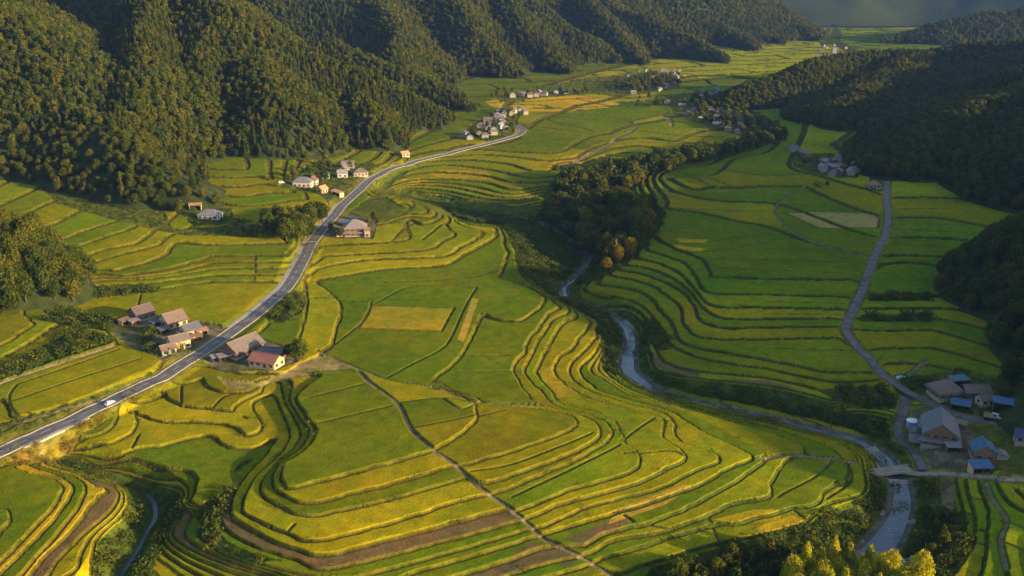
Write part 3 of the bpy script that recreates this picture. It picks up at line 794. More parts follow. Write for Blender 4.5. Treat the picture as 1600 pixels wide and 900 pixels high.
M_FLOOR = mat_simple("forest_floor", (0.030, 0.040, 0.012), 0.95, 0.4, 0.15, 0.05, coord='Object')
def hill_sheet(name, xs, ys, zfun, base):
    HX, HY = np.meshgrid(xs, ys)
    HZ = zfun(HX, HY)
    fz = floor_z(HX, HY) if base is None else np.full(HX.shape, base)
    keep = HZ > fz - 4
    idx = np.arange(HX.size).reshape(HX.shape)
    q = keep[:-1, :-1] | keep[1:, :-1] | keep[:-1, 1:] | keep[1:, 1:]
    F = np.stack([idx[:-1, :-1], idx[:-1, 1:], idx[1:, 1:], idx[1:, :-1]], -1)[q]
    used, inv = np.unique(F.ravel(), return_inverse=True)
    V = np.stack([HX, HY, np.maximum(HZ, fz - 6)], -1).reshape(-1, 3)[used]
    o = link_mesh(name, V, inv.reshape(-1, 4), M_FLOOR, smooth_shade=True)
    tag(o, kind='structure')
    return o
hill_sheet("hills", np.arange(-1500, 1500, 8.0), np.arange(-200, 2950, 8.0), hill_z, None)
def far_z(x, y):
    return ridge_height(x + 90 * fbm(x / 500, y / 500, 201, 3), y + 90 * fbm(x / 500, y / 500, 203, 3), FAR_RIDGE) + 130 * fbm(x / 520, y / 520, 205, 4)
hill_sheet("distant_mountain", np.arange(-1800, 4200, 30.0), np.arange(2700, 6200, 30.0), far_z, -20.0)
link_mesh("valley_plain", [(-9000, -3000, -28), (9000, -3000, -28), (9000, 9000, -28), (-9000, 9000, -28)], [(0, 1, 2, 3)], M_FLOOR)["kind"] = 'structure'
# ------------------------------------------------------------------ water
def mat_water(name, deep):
    m, t, b = mat_base(name)
    geo = nd(t, "ShaderNodeNewGeometry")
    n = nd(t, "ShaderNodeTexNoise"); n.inputs["Scale"].default_value = 0.9; n.inputs["Detail"].default_value = 4
    n2 = nd(t, "ShaderNodeTexNoise"); n2.inputs["Scale"].default_value = 0.35; n2.inputs["Detail"].default_value = 6; n2.inputs["Roughness"].default_value = 0.75
    t.links.new(geo.outputs["Position"], n.inputs["Vector"]); t.links.new(geo.outputs["Position"], n2.inputs["Vector"])
    rr = nd(t, "ShaderNodeMapRange"); rr.inputs[1].default_value = 0.58; rr.inputs[2].default_value = 0.72
    t.links.new(n2.outputs[0], rr.inputs[0])
    mx = nd(t, "ShaderNodeMix", data_type='RGBA')
    mx.inputs[6].default_value = deep; mx.inputs[7].default_value = (0.30, 0.33, 0.35, 1)
    at = nd(t, "ShaderNodeAttribute", attribute_name="foam")
    mul = nd(t, "ShaderNodeMath", operation='MULTIPLY')
    t.links.new(rr.outputs[0], mul.inputs[0]); t.links.new(at.outputs["Fac"], mul.inputs[1])
    t.links.new(mul.outputs[0], mx.inputs[0]); t.links.new(mx.outputs[2], b.inputs["Base Color"])
    b.inputs["Roughness"].default_value = 0.14; b.inputs["Specular IOR Level"].default_value = 0.9
    bp = nd(t, "ShaderNodeBump"); bp.inputs["Strength"].default_value = 0.35; bp.inputs["Distance"].default_value = 0.5
    t.links.new(n.outputs[0], bp.inputs["Height"]); t.links.new(bp.outputs[0], b.inputs["Normal"])
    return m
M_WATER = mat_water("river_water", (0.055, 0.072, 0.085, 1))
M_STREAM = mat_water("stream_water", (0.006, 0.022, 0.040, 1))
M_STREAM.node_tree.nodes['Principled BSDF'].inputs['Specular IOR Level'].default_value = 0.5
def sweep(name, axis, offs, zo, mats, mat_idx=None, kind=None, closed=False):
    """strip along axis (n,3); offs: (n,k) lateral offsets to the right, zo: (k,) heights"""
    ax = np.asarray(axis); n = len(ax)
    tg = np.gradient(ax[:, :2], axis=0); tg /= np.linalg.norm(tg, axis=1)[:, None] + 1e-9
    for _ in range(2): tg[1:-1] = (tg[:-2] + tg[1:-1] + tg[2:]) / 3
    tg /= np.linalg.norm(tg, axis=1)[:, None] + 1e-9
    nr = np.stack([tg[:, 1], -tg[:, 0]], 1)
    offs = np.broadcast_to(offs, (n, len(zo)))
    V = np.empty((n, len(zo), 3))
    V[..., :2] = ax[:, None, :2] + nr[:, None, :] * offs[..., None]
    V[..., 2] = ax[:, None, 2] + np.asarray(zo)[None]
    k = len(zo); idx = np.arange(n * k).reshape(n, k)
    F = np.stack([idx[:-1, :-1], idx[1:, :-1], idx[1:, 1:], idx[:-1, 1:]], -1)[:, :, ::-1]
    mi = None if mat_idx is None else np.tile(mat_idx, n - 1)
    o = link_mesh(name, V.reshape(-1, 3), F.reshape(-1, 4), mats, mat_idx=mi)
    if kind: o["kind"] = kind
    return o
for nm in ('river', 'stream'):
    s, ax, hw = WAT[nm]
    ww = hw + (1.2 if nm == 'river' else .5)
    k = np.linspace(-1, 1, 7)
    a2 = ax.copy(); a2[:, 2] -= 0.28
    o = sweep(nm, a2, ww[:, None] * k[None], np.zeros(7), M_WATER if nm == 'river' else M_STREAM, kind='structure')
    slope = np.abs(np.gradient(ax[:, 2])) / (np.hypot(np.gradient(ax[:, 0]), np.gradient(ax[:, 1])) + 1e-6)
    fo = np.clip(0.35 + slope * 30, 0, 1.4) if nm == 'river' else np.zeros(len(s))
    aa = o.data.attributes.new("foam", 'FLOAT', 'POINT'); aa.data.foreach_set("value", np.repeat(fo, 7).astype(np.float32))

# ------------------------------------------------------------------ roads
M_ASPH = mat_simple("asphalt", (0.105, 0.098, 0.098), 0.75, 0.35, 0.25, 0.3)
M_OLDASPH = mat_simple("old_asphalt", (0.115, 0.108, 0.108), 0.85, 0.35, 0.3, 0.2)
M_CONC = mat_simple("concrete", (0.30, 0.265, 0.225), 0.85, 0.25, 0.8, 0.2)
M_PAINT = mat_simple("road_paint", (0.50, 0.48, 0.45), 0.6, 0.3, 1.2, 0.3)
M_GRAVEL = mat_simple("gravel", (0.25, 0.215, 0.165), 0.9, 0.35, 0.6, 0.1)
def dens(ax, step):
    d = np.concatenate([[0], np.cumsum(np.hypot(np.diff(ax[:, 0]), np.diff(ax[:, 1])))])
    q = np.arange(0, d[-1], step)
    return np.stack([np.interp(q, d, ax[:, i]) for i in range(3)], 1)
def road(name, ax, hw, mat):
    ax = dens(ax, 4.0)
    off = np.array([-hw - .02, -hw, -hw * .5, 0, hw * .5, hw, hw + .02])
    zo = np.array([-.6, 0, .04, .07, .04, 0, -.6])
    return sweep(name, ax, off[None], zo, mat, kind='structure'), ax
_, axm = road("main_road", RD['main'][1], 3.6, M_ASPH)
road("side_road", RD['right'][1], 2.1, M_OLDASPH)
road("river_lane", RD['lane'][1], 1.8, M_OLDASPH)
i0 = int(np.argmin(np.abs(RD['farm'][1][:, 0] - 1e9)))
road("farm_lane", RD['farm'][1], 1.6, M_GRAVEL)
for sgn, nm in ((-1, "kerb"), (1, "kerb")):
    a, b = sorted((sgn * 3.63, sgn * 4.1))
    sweep(nm, axm, np.array([a, a + .01, b - .01, b])[None], np.array([-.6, .16, .16, -.6]), M_CONC, kind='structure')
d_ = np.hypot(axm[:, 0] - RD['main'][1][:, 0].mean(), 0)
# footway on the uphill side from the hamlet to the timber house
pxs, pys = project(axm[:, 0], axm[:, 1], axm[:, 2])
sel = (pys < 515) & (pys > 318)
sweep("pavement", axm[sel], np.array([-5.9, -5.89, -4.12, -4.11])[None], np.array([-.7, .13, .13, -.7]), M_CONC, kind='structure')
sel = (pys < 700) & (pys > 646)
sweep("pavement", axm[sel], np.array([4.12, 4.13, 5.3, 5.31])[None], np.array([-.8, .13, .13, -.8]), M_CONC, kind='structure')
# painted lines
def strip(name, ax, o0, o1, z):
    return sweep(name, ax, np.array([o0, o1])[None], np.array([z, z]), M_PAINT, kind='structure')
strip("edge_line", axm, 3.12, 3.32, .035); strip("edge_line", axm, -3.32, -3.12, .035)
fine_ = dens(axm, 1.0)
parts = []
for k in range(0, len(fine_) - 6, 10):
    parts.append(fine_[k:k + 6])
V, Fc = [], []
for p in parts:
    tg = p[-1, :2] - p[0, :2]; tg /= np.linalg.norm(tg); nr = np.array([tg[1], -tg[0]])
    b0 = len(V)
    for q in p:
        V.append((*(q[:2] - nr * .1), q[2] + .085)); V.append((*(q[:2] + nr * .1), q[2] + .085))
    for i in range(len(p) - 1): Fc.append((b0 + 2 * i, b0 + 2 * i + 1, b0 + 2 * i + 3, b0 + 2 * i + 2))
link_mesh("centre_line", V, Fc, M_PAINT)["kind"] = 'structure'
# stop line and crossing at the timber house
j = int(np.argmin(np.abs(pys - 377)))
a = axm[j]; tg = axm[j + 1, :2] - axm[j - 1, :2]; tg /= np.linalg.norm(tg); nr = np.array([tg[1], -tg[0]])
c4 = [(a[:2] + nr * s * 3.1 + tg * q) for s, q in ((-1, -.4), (1, -.4), (1, .4), (-1, .4))]
link_mesh("stop_line", [(*c, a[2] + .09) for c in c4], [(0, 1, 2, 3)], M_PAINT)["kind"] = 'structure'
# ------------------------------------------------------------------ vegetation
def mat_leaf(name, ca, cb, cc, tr=0.28):
    m, t, b = mat_base(name)
    oi = nd(t, "ShaderNodeObjectInfo"); geo = nd(t, "ShaderNodeNewGeometry")
    ra = nd(t, "ShaderNodeValToRGB")
    ra.color_ramp.elements[0].color = (*ca, 1); ra.color_ramp.elements[1].color = (*cc, 1)
    e = ra.color_ramp.elements.new(0.55); e.color = (*cb, 1)
    t.links.new(oi.outputs["Random"], ra.inputs[0])
    n = nd(t, "ShaderNodeTexNoise"); n.inputs["Scale"].default_value = 0.55; n.inputs["Detail"].default_value = 3
    t.links.new(geo.outputs["Position"], n.inputs["Vector"])
    r = nd(t, "ShaderNodeMapRange"); r.inputs[1].default_value = 0.3; r.inputs[2].default_value = 0.7; r.inputs[3].default_value = 0.65; r.inputs[4].default_value = 1.35
    t.links.new(n.outputs[0], r.inputs[0])
    vs = nd(t, "ShaderNodeVectorMath", operation='SCALE'); t.links.new(ra.outputs[0], vs.inputs[0]); t.links.new(r.outputs[0], vs.inputs["Scale"])
    t.links.new(vs.outputs[0], b.inputs["Base Color"]); b.inputs["Roughness"].default_value = 0.7; b.inputs["Specular IOR Level"].default_value = 0.02
    tb = nd(t, "ShaderNodeBsdfTranslucent"); t.links.new(vs.outputs[0], tb.inputs[0])
    ms = nd(t, "ShaderNodeMixShader"); ms.inputs[0].default_value = tr
    out = t.nodes["Material Output"]
    t.links.new(b.outputs[0], ms.inputs[1]); t.links.new(tb.outputs[0], ms.inputs[2]); t.links.new(ms.outputs[0], out.inputs[0])
    return m
M_BROAD = mat_leaf("broadleaf_foliage", (0.038, 0.058, 0.007), (0.068, 0.080, 0.008), (0.102, 0.096, 0.009))
M_CEDAR = mat_leaf("cedar_foliage", (0.022, 0.036, 0.007), (0.042, 0.050, 0.007), (0.068, 0.064, 0.008), 0.15)
M_GOLD = mat_leaf("golden_foliage", (0.33, 0.31, 0.009), (0.42, 0.37, 0.010), (0.26, 0.28, 0.009), 0.4)
M_BUSH = mat_leaf("bush_foliage", (0.040, 0.066, 0.010), (0.062, 0.084, 0.012), (0.100, 0.100, 0.014))
M_DRYB = mat_leaf("dry_bush_foliage", (0.09, 0.09, 0.012), (0.15, 0.115, 0.014), (0.24, 0.15, 0.018))
M_BARK = mat_simple("bark", (0.075, 0.055, 0.040), 0.9, 0.35, 2.0, 0.1)
def quads(cen, nor, size, r, asp=1.5):
    n = len(cen)
    nor = nor / (np.linalg.norm(nor, axis=1)[:, None] + 1e-9)
    a = np.cross(nor, r.normal(size=(n, 3))); a /= np.linalg.norm(a, axis=1)[:, None] + 1e-9
    b = np.cross(nor, a)
    s = (size * (0.6 + 0.8 * r.random(n)))[:, None] if np.isscalar(size) else size[:, None]
    V = np.stack([cen - a * s * asp * .5, cen + b * s * .38 - a * s * .05, cen + a * s * asp * .5, cen - b * s * .38 + a * s * .05], 1)
    return V.reshape(-1, 3), np.arange(4 * n).reshape(n, 4)
def crown_broad(seed, nleaf, lsize, blobs=11, Rr=3.9, H=10.5, z0=2.2):
    r = np.random.default_rng(seed)
    cs, rs = [], []
    for i in range(blobs):
        zz = z0 + 1.4 + (H - z0 - 2.8) * (i + .5) / blobs
        k = 1 - abs((zz - z0) / (H - z0) - 0.42) * 1.35
        a = i * 2.4 + r.random() * 1.2; rad = Rr * .58 * max(.15, k) * (0.6 + .5 * r.random())
        cs.append((math.cos(a) * rad, math.sin(a) * rad, zz)); rs.append(1.25 + 0.9 * r.random() + .5 * max(0, k))
    cs, rs = np.array(cs), np.array(rs)
    w = rs ** 2 / (rs ** 2).sum(); b = r.choice(blobs, nleaf, p=w)
    d = r.normal(size=(nleaf, 3)); d /= np.linalg.norm(d, axis=1)[:, None]
    rad = rs[b] * (0.72 + 0.36 * r.random(nleaf))
    cen = cs[b] + d * rad[:, None] * [1, 1, .85]
    return quads(cen, d + 0.55 * r.normal(size=(nleaf, 3)), lsize, r)
def crown_cedar(seed, nleaf, lsize, H=17.0, Rr=2.7, z0=1.6):
    r = np.random.default_rng(seed)
    u = 1 - np.sqrt(r.random(nleaf)) * .985
    z = z0 + (H - z0) * u
    a = r.random(nleaf) * 2 * math.pi
    lob = 1 + .22 * np.sin(a * 5 + z * 1.3 + seed) + .16 * np.sin(z * 3.1 + a * 2)
    rad = Rr * (1 - u) ** .8 * lob * (0.6 + .45 * r.random(nleaf)) + .12
    cen = np.stack([np.cos(a) * rad, np.sin(a) * rad, z - .12 * rad], 1)
    nor = np.stack([np.cos(a), np.sin(a), np.full(nleaf, .55)], 1) + .5 * r.normal(size=(nleaf, 3))
    return quads(cen, nor, lsize, r, 1.7)
def trunk_geo(h, r0, r1, seed, limbs=4):
    r = np.random.default_rng(seed)
    V, F = [], []
    def tube(p0, p1, ra, rb, n=7):
        p0, p1 = np.array(p0, float), np.array(p1, float)
        ax = (p1 - p0) / np.linalg.norm(p1 - p0); u = np.cross(ax, [0.3, 1, .2]); u /= np.linalg.norm(u); v = np.cross(ax, u)
        b = len(V)
        for p, rr in ((p0, ra), (p1, rb)):
            for k in range(n):
                an = 2 * math.pi * k / n; V.append(p + (u * math.cos(an) + v * math.sin(an)) * rr)
        for k in range(n): F.append((b + k, b + (k + 1) % n, b + n + (k + 1) % n, b + n + k))
    bend = r.normal(size=2) * .25
    mid = (bend[0], bend[1], h * .5)
    tube((0, 0, -.8), mid, r0, (r0 + r1) / 2); tube(mid, (bend[0] * 1.3, 0, h), (r0 + r1) / 2, r1)
    for k in range(limbs):
        a = k * 2.2 + r.random(); zz = h * (.45 + .12 * k)
        tube((bend[0], bend[1], zz), (math.cos(a) * 2, math.sin(a) * 2, zz + 1.8), r1 * 1.1, r1 * .45, 5)
    return V, F
def mesh_of(name, geo_, mat):
    o = link_mesh(name, geo_[0], geo_[1], mat); me = o.data
    bpy.data.objects.remove(o)
    return me
TRUNK_B = mesh_of("trunk_broad", trunk_geo(7.5, .30, .12, 1), M_BARK)
TRUNK_C = mesh_of("trunk_cedar", trunk_geo(15.5, .30, .05, 2, 0), M_BARK)
CR = {}
for k in range(4):
    CR['B', k] = mesh_of("broadleaf_crown", crown_broad(10 + k, 1500, .62, 11 + k), M_BROAD)
    CR['b', k] = mesh_of("broadleaf_crown_far", crown_broad(20 + k, 330, 1.25, 8 + k), M_BROAD)
for k in range(3):
    CR['C', k] = mesh_of("cedar_crown", crown_cedar(30 + k, 1300, .62), M_CEDAR)
    CR['c', k] = mesh_of("cedar_crown_far", crown_cedar(40 + k, 280, 1.25), M_CEDAR)
for k in range(2):
    CR['G', k] = mesh_of("golden_crown", crown_broad(50, 3200, .42, 22, 3.4, 13.5) if k == 0 else crown_cedar(51, 3200, .46, 14.5, 3.5), M_GOLD)
    CR['S', k] = mesh_of("bush_crown", crown_broad(60 + k, 420, .42, 6, 1.7, 2.9, -.6), M_BUSH)
    CR['D', k] = mesh_of("dry_crown", crown_broad(70 + k, 90, .5, 5, 1.5, 2.0, -.8), M_DRYB)
    CR['s', k] = mesh_of("small_bush_crown", crown_broad(64 + k, 110, .62, 5, 1.6, 2.4, -.8), M_BUSH)
    CR['t', k] = mesh_of("grass_tuft", crown_broad(90 + k, 34, .5, 4, .9, 1.3, -.5), M_BUSH if k == 0 else M_DRYB)
    CR['O', k] = mesh_of("sunlit_crown", crown_broad(80 + k, 1500, .62, 12), mat_leaf("sunlit_foliage" , (0.09, 0.085, 0.008), (0.15, 0.115, 0.009), (0.19, 0.14, 0.010), .3))  # ordinary crowns with golden sunlight put into the leaf colour
TREES = []          # every single tree: kind, x, y, z, scale, label, group
NAMES = {'B': ('broadleaf_tree', 'tree'), 'b': ('broadleaf_tree', 'tree'), 'C': ('cedar_tree', 'tree'), 'c': ('cedar_tree', 'tree'), 'G': ('golden_tree', 'tree'), 'O': ('golden_tree', 'tree'), 't': ('grass_tuft', 'grass'), 'S': ('bush', 'bush'), 's': ('bush', 'bush'), 'D': ('bush', 'bush')}
FIRST = {}
def plant(kind, x, y, z, s, label, group=None):
    n = 4 if kind in 'Bb' else 3 if kind in 'Cc' else 2
    k = random.randrange(n)
    root = empty(NAMES[kind][0], (x, y, z), random.random() * 6.283, s)
    root.scale = (s * random.uniform(.9, 1.12), s * random.uniform(.9, 1.12), s * random.uniform(.88, 1.12))
    tag(root, label, NAMES[kind][1], group)
    o = bpy.data.objects.new("crown", CR[kind, k]); COL.objects.link(o); o.parent = root
    FIRST.setdefault((kind, k), o)
    if kind not in 'SsDt':
        tk = bpy.data.objects.new("trunk", TRUNK_C if kind in 'CcG' else TRUNK_B); COL.objects.link(tk); tk.parent = root
    return root
def forest(name, pts, kind, k, sc, rz):
    """one object that scatters a crown of the named kind over its points (uncountable woodland)"""
    me = bpy.data.meshes.new(name)
    me.vertices.add(len(pts)); me.vertices.foreach_set("co", np.asarray(pts, np.float32).ravel())
    for nme, v in (("sc", sc), ("rz", rz)):
        a = me.attributes.new(nme, 'FLOAT', 'POINT'); a.data.foreach_set("value", np.asarray(v, np.float32))
    o = bpy.data.objects.new(name, me); COL.objects.link(o); o["kind"] = 'stuff'
    g = bpy.data.node_groups.new(name, 'GeometryNodeTree')
    g.interface.new_socket("Geometry", in_out='INPUT', socket_type='NodeSocketGeometry')
    g.interface.new_socket("Geometry", in_out='OUTPUT', socket_type='NodeSocketGeometry')
    gi, go = g.nodes.new("NodeGroupInput"), g.nodes.new("NodeGroupOutput")
    ip = g.nodes.new("GeometryNodeInstanceOnPoints"); ob = g.nodes.new("GeometryNodeObjectInfo")
    ob.inputs["Object"].default_value = FIRST.get((kind, k)) or FIRST.get((kind, 0)) or FIRST[kind, 1]; ob.inputs["As Instance"].default_value = True
    a1 = g.nodes.new("GeometryNodeInputNamedAttribute"); a1.data_type = 'FLOAT'; a1.inputs[0].default_value = "sc"
    a2 = g.nodes.new("GeometryNodeInputNamedAttribute"); a2.data_type = 'FLOAT'; a2.inputs[0].default_value = "rz"
    cx_ = g.nodes.new("ShaderNodeCombineXYZ")
    g.links.new(a2.outputs[0], cx_.inputs[2])
    g.links.new(gi.outputs[0], ip.inputs["Points"]); g.links.new(ob.outputs["Geometry"], ip.inputs["Instance"])
    g.links.new(cx_.outputs[0], ip.inputs["Rotation"]); g.links.new(a1.outputs[0], ip.inputs["Scale"])
    g.links.new(ip.outputs[0], go.inputs[0])
    md = o.modifiers.new("scatter", 'NODES'); md.node_group = g
    return o

# ---- trees on the hills
xs = np.arange(-1250, 1250, 5.9); ys = np.arange(380, 2750, 5.9)
hx, hy = np.meshgrid(xs, ys)
hx = (hx + rng.uniform(-2.6, 2.6, hx.shape)).ravel(); hy = (hy + rng.uniform(-2.6, 2.6, hy.shape)).ravel()
qx, qy = project(hx, hy, np.full(hx.shape, 20.0))
k0 = (qx > -120) & (qx < 1720)
hx, hy = hx[k0], hy[k0]
keep = ((hy < 1500) & ((hy > 620) | (hx < 0) | (rng.random(len(hx)) < .72))) | (hy >= 1500) & (rng.random(len(hx)) < np.clip(1500 / hy, .55, 1) ** 1.2)
hx, hy = hx[keep], hy[keep]
hz = hill_z(hx, hy); fz = floor_z(hx, hy)
m = hz > fz + 0.6
for q in ((329, 341), (306, 332), (474, 291), (509, 279), (544, 262), (632, 245), (1497, 601), (1523, 618), (1565, 645), (1364, 294)):
    ax_, ay_, _ = ground_px(*q); m &= (hx - ax_) ** 2 + (hy - ay_) ** 2 > 9.5 ** 2
hx, hy, hz = hx[m], hy[m], hz[m]
qx, qy = project(hx, hy, hz + 8)
m = (qx > -90) & (qx < 1690) & (qy > -60) & (qy < 960)
hx, hy, hz, qx, qy = hx[m], hy[m], hz[m], qx[m], qy[m]
# no trees in the clearings and on paddies seen between the woods
wn = fbm(hx / 70, hy / 70, 301, 2)
ced = wn + .12 * rng.normal(size=len(hx)) > np.where((hx < -120) & (hy < 1050), 0.07, 0.16)
ced &= ~((hx > 120) & (hy < 800)) & ~((hx < -150) & (hy < 600))
hs = rng.uniform(.72, 1.18, len(hx)) * np.where(ced, .70, .84) * np.where(hy > 1500, 1.12, 1.0) * np.where((hy < 620) & (hx > 0), 1.35, np.where(hy < 620, 1.5, 1.0))
size = hs * np.where(ced, 17, 10.5) / hy
vis = (qx > 0) & (qx < 1600) & (qy > 0) & (qy < 900)
order = np.argsort(-(size * vis))
N_HILL = 130
single = np.zeros(len(hx), bool); single[order[:N_HILL]] = True
GROUPS = {
 'edge': ('shaded wood at the right edge', '{k} in the shaded wood along the right edge'),
 'left': ('wood at the left edge', '{k} in the sunlit wood standing at the left edge above the road'),
 'spur': ('forest on the near left spur', '{k} on the forested spur behind the left paddies'),
 'far': ('forest on the left mountain foot', '{k} in the forest at the foot of the large left mountain'),
}
for i in np.flatnonzero(single):
    zone = 'edge' if qx[i] > 1000 else 'left' if hy[i] < 600 else 'spur' if qx[i] < 340 else 'far'
    g, lab = GROUPS[zone]
    kn = 'tall conical cedar' if ced[i] else 'rounded broadleaf tree'
    plant('C' if ced[i] else 'B', hx[i], hy[i], hz[i] - .3, hs[i], lab.format(k=kn), g + (' (cedars)' if ced[i] else ' (broadleaf)'))
# low detail models get one planted tree each so that the woods can copy it
rest = np.flatnonzero(~single)
far_i = rest[np.argsort(-(size * vis)[rest])][:40]
used = set()
for kind, n in (('b', 4), ('c', 3)):
    for i in far_i:
        if i in used or bool(ced[i]) != (kind == 'c'): continue
        if all((kind, kk) in FIRST for kk in range(n)): break
        zone = 'edge' if qx[i] > 1000 else 'left' if hy[i] < 600 else 'spur' if qx[i] < 340 else 'far'
        g, lab = GROUPS[zone]
        kn = 'tall conical cedar' if ced[i] else 'rounded broadleaf tree'
        plant(kind, hx[i], hy[i], hz[i] - .3, hs[i], lab.format(k=kn), g + (' (cedars)' if ced[i] else ' (broadleaf)'))
        used.add(i)
rest = np.array([i for i in rest if i not in used])
near = hy[rest] < 760
for nm_, sel_, kinds in (("woodland", near & ~ced[rest], ('B', 4)), ("cedar_woodland", near & ced[rest], ('C', 3)), ("hill_forest", ~near & ~ced[rest], ('b', 4)), ("cedar_hill_forest", ~near & ced[rest], ('c', 3))):
    ids = rest[sel_]
    for k in range(kinds[1]):
        sub = ids[k::kinds[1]]
        if len(sub) and (kinds[0], k) in FIRST:
            forest(nm_, np.stack([hx[sub], hy[sub], hz[sub] - .3], 1), kinds[0], k, hs[sub], rng.random(len(sub)) * 6.28)
print("hill trees", len(hx))
PEND = []
# ---- groves on the valley floor
def grove(poly, kinds, n, s0, s1, label, group, ymin=None, seed=1):
    r = np.random.default_rng(seed)
    P_ = np.array(poly, float); got = []
    lo, hi = P_.min(0), P_.max(0)
    tries = 0
    while len(got) < n and tries < 6000:
        tries += 1
        q = lo + (hi - lo) * r.random(2)
        if not in_poly(q[0], q[1], poly): continue
        x, y, _ = ground_px(q[0], q[1])
        z = float(floor_z(np.array([x]), np.array([y]), ZT)[0])
        if any((x - a) ** 2 + (y - b) ** 2 < (2.9 * (s0 + s1)) ** 2 * .5 * max(.12, 1 - tries / 2500) for a, b, *_ in got): continue
        got.append((float(x), float(y), z))
    for x, y, z in got:
        kd = kinds[int(r.integers(len(kinds)))]
        kn = {'B': 'rounded broadleaf tree', 'b': 'rounded broadleaf tree', 'C': 'tall conical cedar', 'c': 'tall conical cedar', 'G': 'golden yellow tree', 'O': 'golden brown tree', 'S': 'low green bush', 's': 'low green bush', 'D': 'dry yellow bush'}[kd]
        PEND.append((kd, x, y, z - .2, float(r.uniform(s0, s1)), label.format(k=kn), group + ' (' + kn + 's)'))
def solo(kind, px, py, s, label):
    x, y, _ = ground_px(px, py); z = float(floor_z(np.array([float(x)]), np.array([float(y)]), ZT)[0])
    plant(kind, float(x), float(y), z - .15, s, label)
grove([(842,348),(850,330),(880,318),(960,318),(1015,332),(1030,348),(1015,375),(985,398),(950,412),(915,398),(880,375),(855,362)], 'BBBb', 62, 1.25, 1.75, '{k} in the dark riverside wood at the middle of the valley', 'riverside wood', seed=3)
grove([(865,300),(885,285),(960,272),(1000,262),(1060,252),(1130,238),(1190,222),(1228,212),(1232,222),(1170,240),(1090,260),(1010,282),(985,298),(930,310),(880,318)], 'bbb', 125, 1.15, 1.6, '{k} in the long tree belt behind the riverside wood', 'upper tree belt', seed=4)
for q, s, lb in (((948,425), 1.0, 'golden brown tree at the sunlit front of the riverside wood, leftmost of three'), ((966,413), 1.05, 'golden brown tree at the sunlit front of the riverside wood, middle of three'), ((985,402), 1.15, 'golden brown tree at the sunlit front of the riverside wood, rightmost of three'),
                ((905,330), 1.15, 'golden brown tree top lit above the dark riverside wood on its left side'), ((1015,352), 1.2, 'sunlit golden tree on the right end of the riverside wood beside the paddies')):
    solo('O', q[0], q[1], s, lb)
grove([(404,362),(420,356),(455,352),(492,340),(505,345),(500,358),(478,376),(440,378),(412,372)], 'BB', 24, 1.15, 1.55, '{k} in the round clump left of the main road', 'roadside clump', seed=5)
grove([(1222,935),(1250,912),(1300,905),(1352,912),(1392,922),(1432,938),(1440,965),(1340,975),(1240,970)], 'G', 34, .85, 1.25, '{k} in the sunlit row at the bottom edge', 'golden trees at the bottom edge', seed=6)
grove([(1025,918),(1070,898),(1130,885),(1205,868),(1215,895),(1195,925),(1100,945),(1030,940)], 'Bb', 30, .5, .8, '{k} in the thicket at the bottom edge left of the golden trees', 'thicket at the bottom edge', seed=7)
grove([(1432,790),(1470,800),(1480,830),(1500,860),(1480,890),(1440,880),(1450,840)], 'Bb', 9, .38, .6, 'small {k} on the overgrown right bank of the lower river', 'right bank trees', seed=8)
solo('B', 468, 566, 1.12, 'large round dark tree beside the red roofed house right of the main road')
solo('B', 452, 558, .7, 'smaller dark tree between the red roofed house and the large round tree')
solo('b', 586, 346, .75, 'narrow dark tree on the grass behind the timber house')
solo('b', 575, 352, .5, 'small dark tree behind the right end of the timber house')
solo('B', 532, 372, .62, 'green tree at the left front of the timber house next to the road')
solo('B', 517, 362, .55, 'green tree between the road and the timber house')
grove([(425,498),(440,478),(458,462),(474,462),(470,482),(450,500)], 'SS', 12, .8, 1.5, '{k} in the overgrown patch right of the road above the pink roofed house', 'roadside bushes', seed=9)
grove([(212,536),(230,528),(262,544),(285,536),(290,545),(262,560),(240,556)], 'S', 9, .9, 1.5, '{k} in the garden hedge of the roadside hamlet', 'hamlet garden bushes', seed=10)
solo('S', 237, 520, 1.3, 'upright bush in the yard between the two upper hamlet houses')
solo('b', 1292, 292, .5, 'dark tree on the field edge left of the red brown house by the side road')
solo('s', 1278, 293, 1.6, 'low dark bush left of the lone tree near the side road')
solo('b', 508, 282, .85, 'yellow green tree between the white houses below the mountain foot')
solo('b', 452, 283, .6, 'small tree left of the grey roofed house below the mountain foot')
grove([(445,272),(470,262),(500,258),(540,258),(550,264),(500,270),(460,282)], 'b', 9, .6, .95, '{k} behind the hamlet below the mountain foot', 'trees behind the upper hamlet', seed=11)
grove([(725,215),(750,195),(775,175),(800,175),(812,195),(795,208),(760,222)], 'b', 26, .45, .8, '{k} between the houses at the bend of the main road', 'trees at the road bend village', seed=12)
grove([(962,122),(1030,118),(1060,124),(1062,136),(1000,146),(960,140)], 'b', 60, .8, 1.15, '{k} among the houses of the far valley village', 'far village trees', seed=13)
grove([(1060,165),(1110,150),(1150,160),(1200,195),(1225,205),(1215,218),(1180,212),(1130,205),(1075,185)], 'b', 85, .75, 1.15, '{k} among the houses at the foot of the right hill', 'right hill village trees', seed=14)
grove([(968,158),(1040,152),(1048,166),(975,168)], 'b', 8, .5, .8, '{k} in the dark hedge row crossing the far paddies', 'far hedge row trees', seed=15)
grove([(760,160),(780,142),(840,138),(900,140),(960,134),(965,150),(860,152),(790,156)], 'b', 22, .5, .9, '{k} in the row at the foot of the second mountain', 'far foot trees', seed=16)
grove([(1238,240),(1270,240),(1345,262),(1348,276),(1270,272),(1240,262)], 'bs', 9, .35, .6, '{k} around the dense farm cluster in the shaded right valley', 'farm cluster trees', seed=17)
grove([(1412,600),(1440,592),(1455,600),(1440,612)], 'S', 5, .9, 1.4, '{k} by the road junction left of the brown roofed house', 'junction bushes', seed=18)
